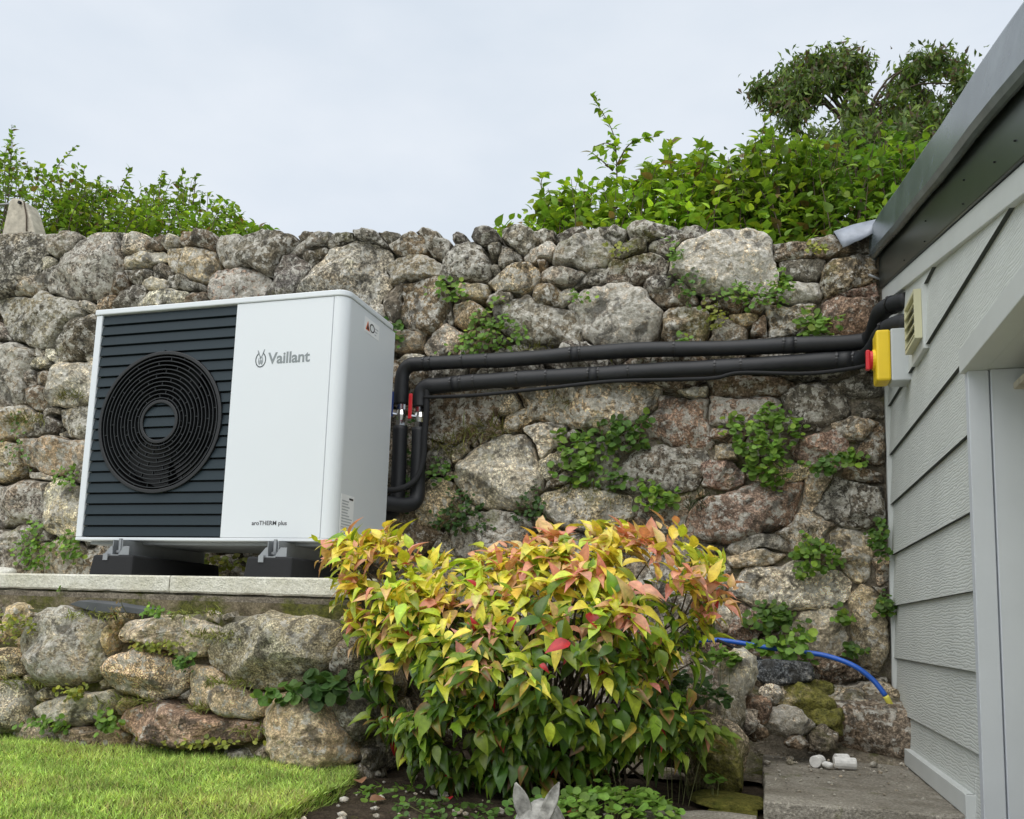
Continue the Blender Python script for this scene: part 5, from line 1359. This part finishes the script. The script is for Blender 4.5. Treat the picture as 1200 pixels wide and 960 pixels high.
# the dark tree
def tree():
    Y = 7.0; base = atY(1010, 230, Y); base.z = 1.9
    t = thing('tree', tuple(base), 'dark olive tree with arching drooping branches beyond the hedge', 'tree')
    cl = [(889, 104, 10, 8), (908, 103, 16, 11), (932, 88, 18, 12), (955, 74, 18, 10), (980, 68, 18, 9), (1002, 76, 14, 12), (1006, 98, 9, 14), (916, 120, 14, 10), (934, 112, 16, 14), (930, 136, 12, 14), (952, 100, 14, 12), (985, 92, 14, 10), (1003, 125, 10, 16),
          (1052, 135, 12, 22), (1058, 100, 11, 16), (1074, 80, 14, 12), (1094, 70, 15, 9), (1116, 78, 12, 9), (1126, 98, 7, 12), (1082, 118, 13, 12), (1112, 142, 18, 14), (1084, 150, 22, 14), (1030, 150, 22, 14), (1000, 158, 22, 12), (1100, 170, 30, 16), (1050, 176, 50, 16), (965, 176, 26, 12), (1000, 190, 60, 22), (1145, 150, 30, 30)]
    P = []; D = []; br = MB(); fork = atY(1005, 160, Y)
    br.tube(catmull([base, base.lerp(fork, .6)+Vector((.08, 0, 0)), fork], 5), .03, 8, radii=None)
    for (x, y, w_, h_) in cl:
        c = atY(x, y, Y+RNG.uniform(-.4, .4)); k = int(w_*h_*2.2)+60; sc = c.length/F_PX
        mid = fork.lerp(c, .5)+Vector((0, 0, .18)); br.tube(catmull([fork, mid, c], 4), .02, 5, False, radii=[.009*(1-i/9)+.003 for i in range(9)])
        for _ in range(k):
            v = RNG.normal(0, .62, 3); P.append((c.x+v[0]*w_*sc, c.y+v[1]*(w_+h_)*.6*sc, c.z+v[2]*h_*sc)); D.append((RNG.normal(0, .5), RNG.normal(0, .5), RNG.normal(-.7, .5)))
    n = len(P); col = jit(n, (.10, .155, .04), .45); bw = RNG.random(n) < .2; col[bw] = jit(int(bw.sum()), (.13, .095, .06), .35)
    lg = RNG.random(n) < .25; col[lg] = jit(int(lg.sum()), (.19, .27, .05), .3)
    L_ = RNG.uniform(.04, .085, n); leaf_cloud('crown', 'simple', P, D, RNG.normal(0, 1, (n, 3)), L_, L_*.34, col, M['leaf'], t)
    br.build('trunk', M['bark'], t, smooth=True)
tree()

# ------------------------------------------------------------------ bleached post on the wall top
po = [atY(a/3.75, 130+b/3.75, 3.72) for a, b in ((5, 545), (22, 470), (38, 395), (52, 380), (80, 384), (108, 402), (125, 440), (142, 500), (154, 545))]
pt = thing('wooden_post', tuple(po[0]), 'bleached tapering wooden post end standing on the wall top', 'post')
MB().prism(po, [q+Vector((0, .10, 0)) for q in po]).build('post_body', M['grey_wood'], pt, bevel=.012, seg=3)
a, b = atY(28, 236, 3.715), atY(31, 271, 3.715); MB().tube([a, a.lerp(b, .5)+Vector((.012, -.003, 0)), b], .004, 6).build('crack_edge', M['bark'], pt)
q = atY(24, 238, 3.715); MB().tube([q, q+Vector((0, -.012, 0))], .010, 8).build('nail_hole', M['cavity'], pt)
q = atY(12, 239, 3.74); o = MB().tube([q+Vector((.05, 0, 0)), atY(-60, 246, 3.74)], .006, 8).build('fence_wire', M['alu'], None, smooth=True, loc=q); tag(o, 'thin metal rod fixed to the bleached wooden post', 'rod')

# ------------------------------------------------------------------ heavenly bamboo bush
OUT = [(380, 638), (400, 626), (440, 622), (470, 636), (500, 652), (530, 668), (560, 660), (600, 646), (640, 630), (690, 624), (740, 616), (780, 620), (820, 640), (848, 664), (850, 684), (846, 700), (838, 740), (826, 765), (800, 790), (812, 830), (822, 860), (812, 885), (780, 895), (740, 890), (700, 895), (660, 915), (600, 915),
       (560, 905), (520, 925), (500, 912), (485, 890), (462, 860), (448, 840), (442, 800), (428, 770), (420, 740), (406, 700), (390, 680), (384, 650)]
bb = atY(640, 915, 2.55)
bush = thing('bush', (bb.x, bb.y, Z_BED), 'low bush with yellow, peach and green pointed leaves in front of the stone wall', 'bush')
OP = np.array(OUT, float)
def edist(x, y):
    a = OP; b = np.roll(OP, -1, 0); d = b-a; t = np.clip(((x-a[:, 0])*d[:, 0]+(y-a[:, 1])*d[:, 1])/np.maximum((d**2).sum(1), 1e-9), 0, 1)
    return np.hypot(a[:, 0]+d[:, 0]*t-x, a[:, 1]+d[:, 1]*t-y).min()
cx_, cy_, cz_ = -.68, 2.55, -.12
LP = []; LD = []; LN = []; LL = []; LC = []; LE = []; FRONT = []; stems = MB(); rb = random.Random(21)
PAL = {'y': (.90, .80, .11), 'g': (.58, .66, .06), 'm': (.22, .33, .03), 'k': (.085, .17, .02), 'p': (.78, .40, .25), 'o': (.80, .60, .24)}
ncl = 0
while ncl < 470:
    x = rb.uniform(362, 866); y = rb.uniform(598, 930)
    if not pip(OUT, np.array([x]), np.array([y]))[0]: continue
    if 625 < x < 690 and 755 < y < 830 and rb.random() < .7: continue
    if y > 770 and rb.random() < .30: continue
    hole = fbm(Vector((x/60., y/60., 4)), 1, 2)
    if hole < -.25 and edist(x, y) > 25: continue
    ed_ = edist(x, y); h = .40*min(1, ed_/150)**.55
    yc = 2.44+.16*(x-365)/500; front = rb.random() < .72
    s = -rb.uniform(.72, 1.) if front else rb.uniform(-.6, 1.)
    Y = yc+h*s; p = atY(x, y, Y); ncl += 1
    nrm = Vector(((p.x-cx_)/.62, (p.y-cy_)/.34, (p.z-cz_)/.50)); nrm = nrm.normalized() if nrm.length > .05 else Vector((0, -1, 0))
    if p.z < -.28: nrm.z = abs(nrm.z)*.3
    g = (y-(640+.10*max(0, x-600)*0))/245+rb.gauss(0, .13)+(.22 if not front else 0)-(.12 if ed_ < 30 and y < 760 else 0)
    k = rb.randint(8, 12)
    root = Vector((bb.x+rb.gauss(0, .10), 2.60+rb.gauss(0, .07), Z_BED)); mid = root.lerp(p, .6)+Vector((rb.gauss(0, .03), rb.gauss(0, .03), .04))
    if ncl % 3 == 0: stems.tube(catmull([root, mid, p], 4), .004, 5, False, radii=[.0040*(1-i/9)+.0010 for i in range(9)])
    mood = rb.random()
    az0 = rb.uniform(0, 6.283); u = nrm.orthogonal().normalized(); v = nrm.cross(u)
    for j in range(k):
        a = az0+2*math.pi*j/k*1.62; spread = rb.uniform(.35, 1.15)
        d = nrm*rb.uniform(.25, .8)+(u*math.cos(a)+v*math.sin(a))*spread+Vector((0, 0, -.12-.45*(g > .5)))
        N_ = Vector((0, -.25, 1.1))+nrm*.7+Vector((rb.gauss(0, .25), rb.gauss(0, .25), rb.gauss(0, .25)))
        pos = p+Vector((rb.gauss(0, .018), rb.gauss(0, .018), rb.gauss(0, .014)))+d.normalized()*.006
        gg = g+rb.gauss(0, .10)
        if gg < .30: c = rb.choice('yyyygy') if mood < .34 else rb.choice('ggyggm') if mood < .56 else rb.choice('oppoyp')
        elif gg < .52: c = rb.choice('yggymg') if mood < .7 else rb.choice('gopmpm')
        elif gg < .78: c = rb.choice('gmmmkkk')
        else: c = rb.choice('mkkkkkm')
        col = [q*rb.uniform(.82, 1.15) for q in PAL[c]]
        e = {'y': (.74, .60, .10), 'p': (.66, .20, .17), 'o': (.72, .34, .24)}.get(c, tuple(q*.9 for q in PAL[c]))
        if rb.random() < .10: e = (.55, .12, .10)
        if rb.random() < .014: col = [.52, .03, .035]; e = (.5, .04, .05)
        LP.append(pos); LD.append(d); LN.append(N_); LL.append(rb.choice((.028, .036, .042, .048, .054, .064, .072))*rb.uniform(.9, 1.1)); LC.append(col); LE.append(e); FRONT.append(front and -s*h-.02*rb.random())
idx = sorted(range(len(LP)), key=lambda i: LP[i].y if FRONT[i] else 99)
objs = set(idx[:900:3][:300])
rest = [i for i in range(len(LP)) if i not in objs]
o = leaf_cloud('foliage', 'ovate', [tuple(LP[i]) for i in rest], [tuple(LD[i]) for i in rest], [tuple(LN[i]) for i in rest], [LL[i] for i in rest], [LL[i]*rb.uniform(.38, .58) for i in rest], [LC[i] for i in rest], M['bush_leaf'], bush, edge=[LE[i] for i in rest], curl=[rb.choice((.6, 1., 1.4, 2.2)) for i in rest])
o['kind'] = 'stuff'
var = {}
for i in objs:
    cv = rb.choice((.6, 1., 1.5, 2.2)); key = (cv, round(LC[i][0]*6), round(LC[i][1]*6), round(LE[i][0]*4), round(LE[i][1]*4))
    if key not in var:
        q = leaf_cloud('leaf', 'ovate', [(0, 0, 0)], [(1, 0, 0)], [(0, 0, 1)], [1.], [rb.uniform(.40, .56)], [LC[i]], M['bush_leaf'], None, edge=[LE[i]], curl=[cv]); var[key] = q.data; bpy.data.objects.remove(q)
    d = LD[i].normalized(); S_ = LN[i].cross(d).normalized(); n_ = d.cross(S_)
    o = bpy.data.objects.new('leaf', var[key]); C.objects.link(o); o.parent = bush
    l_ = LL[i]; m4 = Matrix(((d.x*l_, S_.x*l_, n_.x*l_, LP[i].x), (d.y*l_, S_.y*l_, n_.y*l_, LP[i].y), (d.z*l_, S_.z*l_, n_.z*l_, LP[i].z), (0, 0, 0, 1)))
    o.matrix_local = Matrix.Translation(-PARENT_LOC[bush.name]) @ m4
for (x, y0_, y1_) in ((640, 890, 690), (665, 880, 700)):
    a, b = atY(x+rb.uniform(-20, 30), y0_, 2.5), atY(x+rb.uniform(-15, 15), y1_, 2.46); stems.tube(catmull([a, a.lerp(b, .5)+Vector((rb.gauss(0, .03), -.02, 0)), b], 5), .003, 6, False)
stems.build('stem', M['bark'], bush, smooth=True)

# ------------------------------------------------------------------ low plants around the bush
def ground_plant(px, py, Y, rx, ry, hgt, n, size, colr, label, kind='round', asp=.95, name='ground_cover', droop=.1):
    c = atY(px, py, Y); t = thing(name, (c.x, c.y, Z_BED), label, 'plant', 'low plants around the bush')
    a = RNG.uniform(0, 6.283, n); r_ = np.sqrt(RNG.random(n)); P = np.stack([c.x+rx*r_*np.cos(a), c.y+ry*r_*np.sin(a), c.z+hgt*(1-r_**2)*RNG.uniform(.3, 1, n)+RNG.normal(0, .006, n)], 1)
    D = np.stack([np.cos(a)*.6+RNG.normal(0, .5, n), np.sin(a)*.6-.3+RNG.normal(0, .5, n), RNG.normal(-droop, .3, n)], 1); N = np.stack([RNG.normal(0, .3, n), RNG.normal(-.3, .3, n), np.ones(n)], 1)
    L_ = RNG.uniform(.65, 1.15, n)*size; leaf_cloud('foliage', kind, P, D, N, L_, L_*asp, jit(n, colr, .35), M['leaf'], t)
    st = MB()
    for k in range(max(5, n//16)):
        q = Vector(P[int(RNG.integers(n))]); b_ = Vector((c.x+(q.x-c.x)*.4, c.y+(q.y-c.y)*.4, Z_BED-.005)); st.tube([b_, b_.lerp(q, .5), q], .0012, 4, False)
    st.build('stem', M['stem'], t)['kind'] = 'stuff'
ground_plant(718, 946, 2.20, .15, .16, .05, 330, .024, GB, 'cushion of small round green leaves in front of the bush beside the paving')
ground_plant(645, 948, 2.15, .10, .12, .02, 110, .022, GR, 'sparse round leaves behind the stone ears')
ground_plant(520, 950, 2.15, .14, .12, .015, 120, .018, GR, 'thin carpet of tiny leaves on the soil below the bush')
ground_plant(455, 930, 2.3, .10, .10, .02, 40, .022, GB, 'scattered seedlings on bare soil beside the lawn edge')
ground_plant(790, 858, 2.55, .14, .12, .08, 90, .055, (.15, .22, .03), 'yellow-green pointed leaves low on the path side of the bush', 'ovate', .46, droop=.4)
ground_plant(748, 850, 2.45, .12, .12, .07, 60, .055, (.10, .17, .025), 'darker pointed leaves under the bush centre', 'ovate', .46, droop=.4)
ground_plant(812, 818, 2.72, .10, .10, .08, 160, .026, GD, 'dark small-leaved plant against the mossy boulder')
ground_plant(845, 775, 2.98, .05, .06, .05, 50, .030, GB, 'bright leaves on the pale mottled rock by the blue pipe')
ground_plant(838, 912, 2.58, .02, .02, .008, 14, .024, GB, 'little seedling on the moss beside the step')
# moss strip along the step
o = link('moss_patch', rock_mesh(.10, .13, .016, 33.3, 3, .1), M['moss'], None, (-.12, 2.60, -.452)); tag(o, 'flat moss patch between boulder and step slab', 'moss')
# fallen leaves on the soil
for i, (px, py, ang, L_, col, lb) in enumerate(((424, 918, 2.2, .075, (.42, .22, .13), 'curled tan fallen leaf at the lawn edge'), (446, 888, .2, .05, (.60, .20, .16), 'pink fallen leaf on the soil'), (522, 912, 1.2, .07, (.55, .03, .04), 'crimson leaf low at the front of the bush'), (526, 938, 2.0, .05, (.50, .03, .04), 'small crimson leaf on the soil under the bush'),
                                          (664, 952, .6, .07, (.42, .10, .06), 'rusty fallen leaf beside the stone ears'), (450, 930, 1.4, .05, (.12, .22, .05), 'green fallen leaf on the soil'), (433, 938, .9, .05, (.30, .16, .10), 'brown fallen leaf near the lawn edge'))):
    p = atZ(px, py, Z_BED+.02)
    o = leaf_cloud('fallen_leaf', 'ovate', [tuple(p)], [(math.cos(ang), math.sin(ang), .15)], [(.2, -.6, 1)], [L_], [L_*.5], [col], M['bush_leaf'], None, edge=[col], loc=p); tag(o, lb, 'leaf', 'fallen leaves on the soil')

# ------------------------------------------------------------------ little stone animal with pointed ears
ys = 1.62                                                        # stands on the bed, mostly below the frame
hc = atY(627, 984, ys); st_ = thing('animal_statue', (hc.x, ys, Z_BED), 'weathered grey stone animal with two pointed ears at the bed edge', 'statue')
M['statue'] = simple('weathered_cast_stone', (.30, .295, .27), .9, var=.5, vscale=55, bscale=120, bstr=.6)
def lathe_body():
    bm = bmesh.new(); bmesh.ops.create_icosphere(bm, subdivisions=4, radius=1)
    for v in bm.verts:
        p = v.co; r0 = 1+.05*fbm(p+Vector((3, 1, 2)), 2.5, 3)
        v.co = Vector((p.x*.055*r0, p.y*.075*r0, p.z*.085*r0))
    me = bpy.data.meshes.new('body'); bm.to_mesh(me); bm.free(); me.polygons.foreach_set('use_smooth', [True]*len(me.polygons)); return me
link('body', lathe_body(), M['statue'], st_, (hc.x, ys+.04, Z_BED+.07))
bm = bmesh.new(); bmesh.ops.create_icosphere(bm, subdivisions=4, radius=1)
for v in bm.verts:
    p = v.co; sn = max(0, -p.y); wd = .034*(1-.45*sn); r0 = 1+.06*fbm(p+Vector((7, 1, 2)), 4, 3)
    v.co = Vector((p.x*wd*r0, p.y*.042*r0-.012*sn, p.z*.032*(1-.30*sn)*r0-.008*sn))
for (ex_, ez_) in ((-.017, .010), (.017, .010)):
    for v in bm.verts:
        d = (v.co-Vector((ex_, -.028, ez_))).length
        if d < .008: v.co.y += .004*(1-d/.008)
me = bpy.data.meshes.new('head'); bm.to_mesh(me); bm.free(); me.polygons.foreach_set('use_smooth', [True]*len(me.polygons))
link('head', me, M['statue'], st_, (hc.x, ys, hc.z))
nk = MB().tube([(hc.x, ys+.015, hc.z-.01), (hc.x, ys+.03, (hc.z+Z_BED)/2+.02), (hc.x, ys+.04, Z_BED+.09)], .03, 12, radii=[.026, .030, .042]); nk.build('neck', M['statue'], st_, smooth=True)
def ear(base, tip, w_, name):
    V = []; F_ = []; R = 9; Cn = 7; ax = tip-base; sd_ = Vector((1, 0, 0)); sd_ = (sd_-ax.normalized()*sd_.dot(ax.normalized())).normalized(); nn = ax.normalized().cross(sd_)
    if nn.y > 0: nn = -nn
    for layer in (0, 1):
        for i in range(R):
            t = i/(R-1); ww = w_*(.55+.95*t-1.5*t**3.2)*(1-.02*i) if t < 1 else .001; ww = max(ww, .0012)
            for j in range(Cn):
                s = j/(Cn-1)*2-1; cup = (1-s*s)*w_*.55*(1-t*.6)
                V.append(base+ax*t+sd_*(s*ww)+nn*(-cup if layer == 0 else -cup-.006))
    n0 = R*Cn
    for i in range(R-1):
        for j in range(Cn-1): a = i*Cn+j; F_ += [(a, a+1, a+Cn+1, a+Cn), (n0+a, n0+a+Cn, n0+a+Cn+1, n0+a+1)]
        a = i*Cn; F_.append((a, a+Cn, n0+a+Cn, n0+a)); a += Cn-1; F_.append((a, n0+a, n0+a+Cn, a+Cn))
    a = (R-1)*Cn; F_ += [(a+j, a+j+1, n0+a+j+1, n0+a+j) for j in range(Cn-1)]
    MB().add(V, F_).build(name, M['statue'], st_, smooth=True)
ear(atY(619, 966, ys), atY(603.5, 918, ys-.004), .0185, 'ear'); ear(atY(635, 964, ys), atY(654.5, 917, ys+.006), .0150, 'ear')
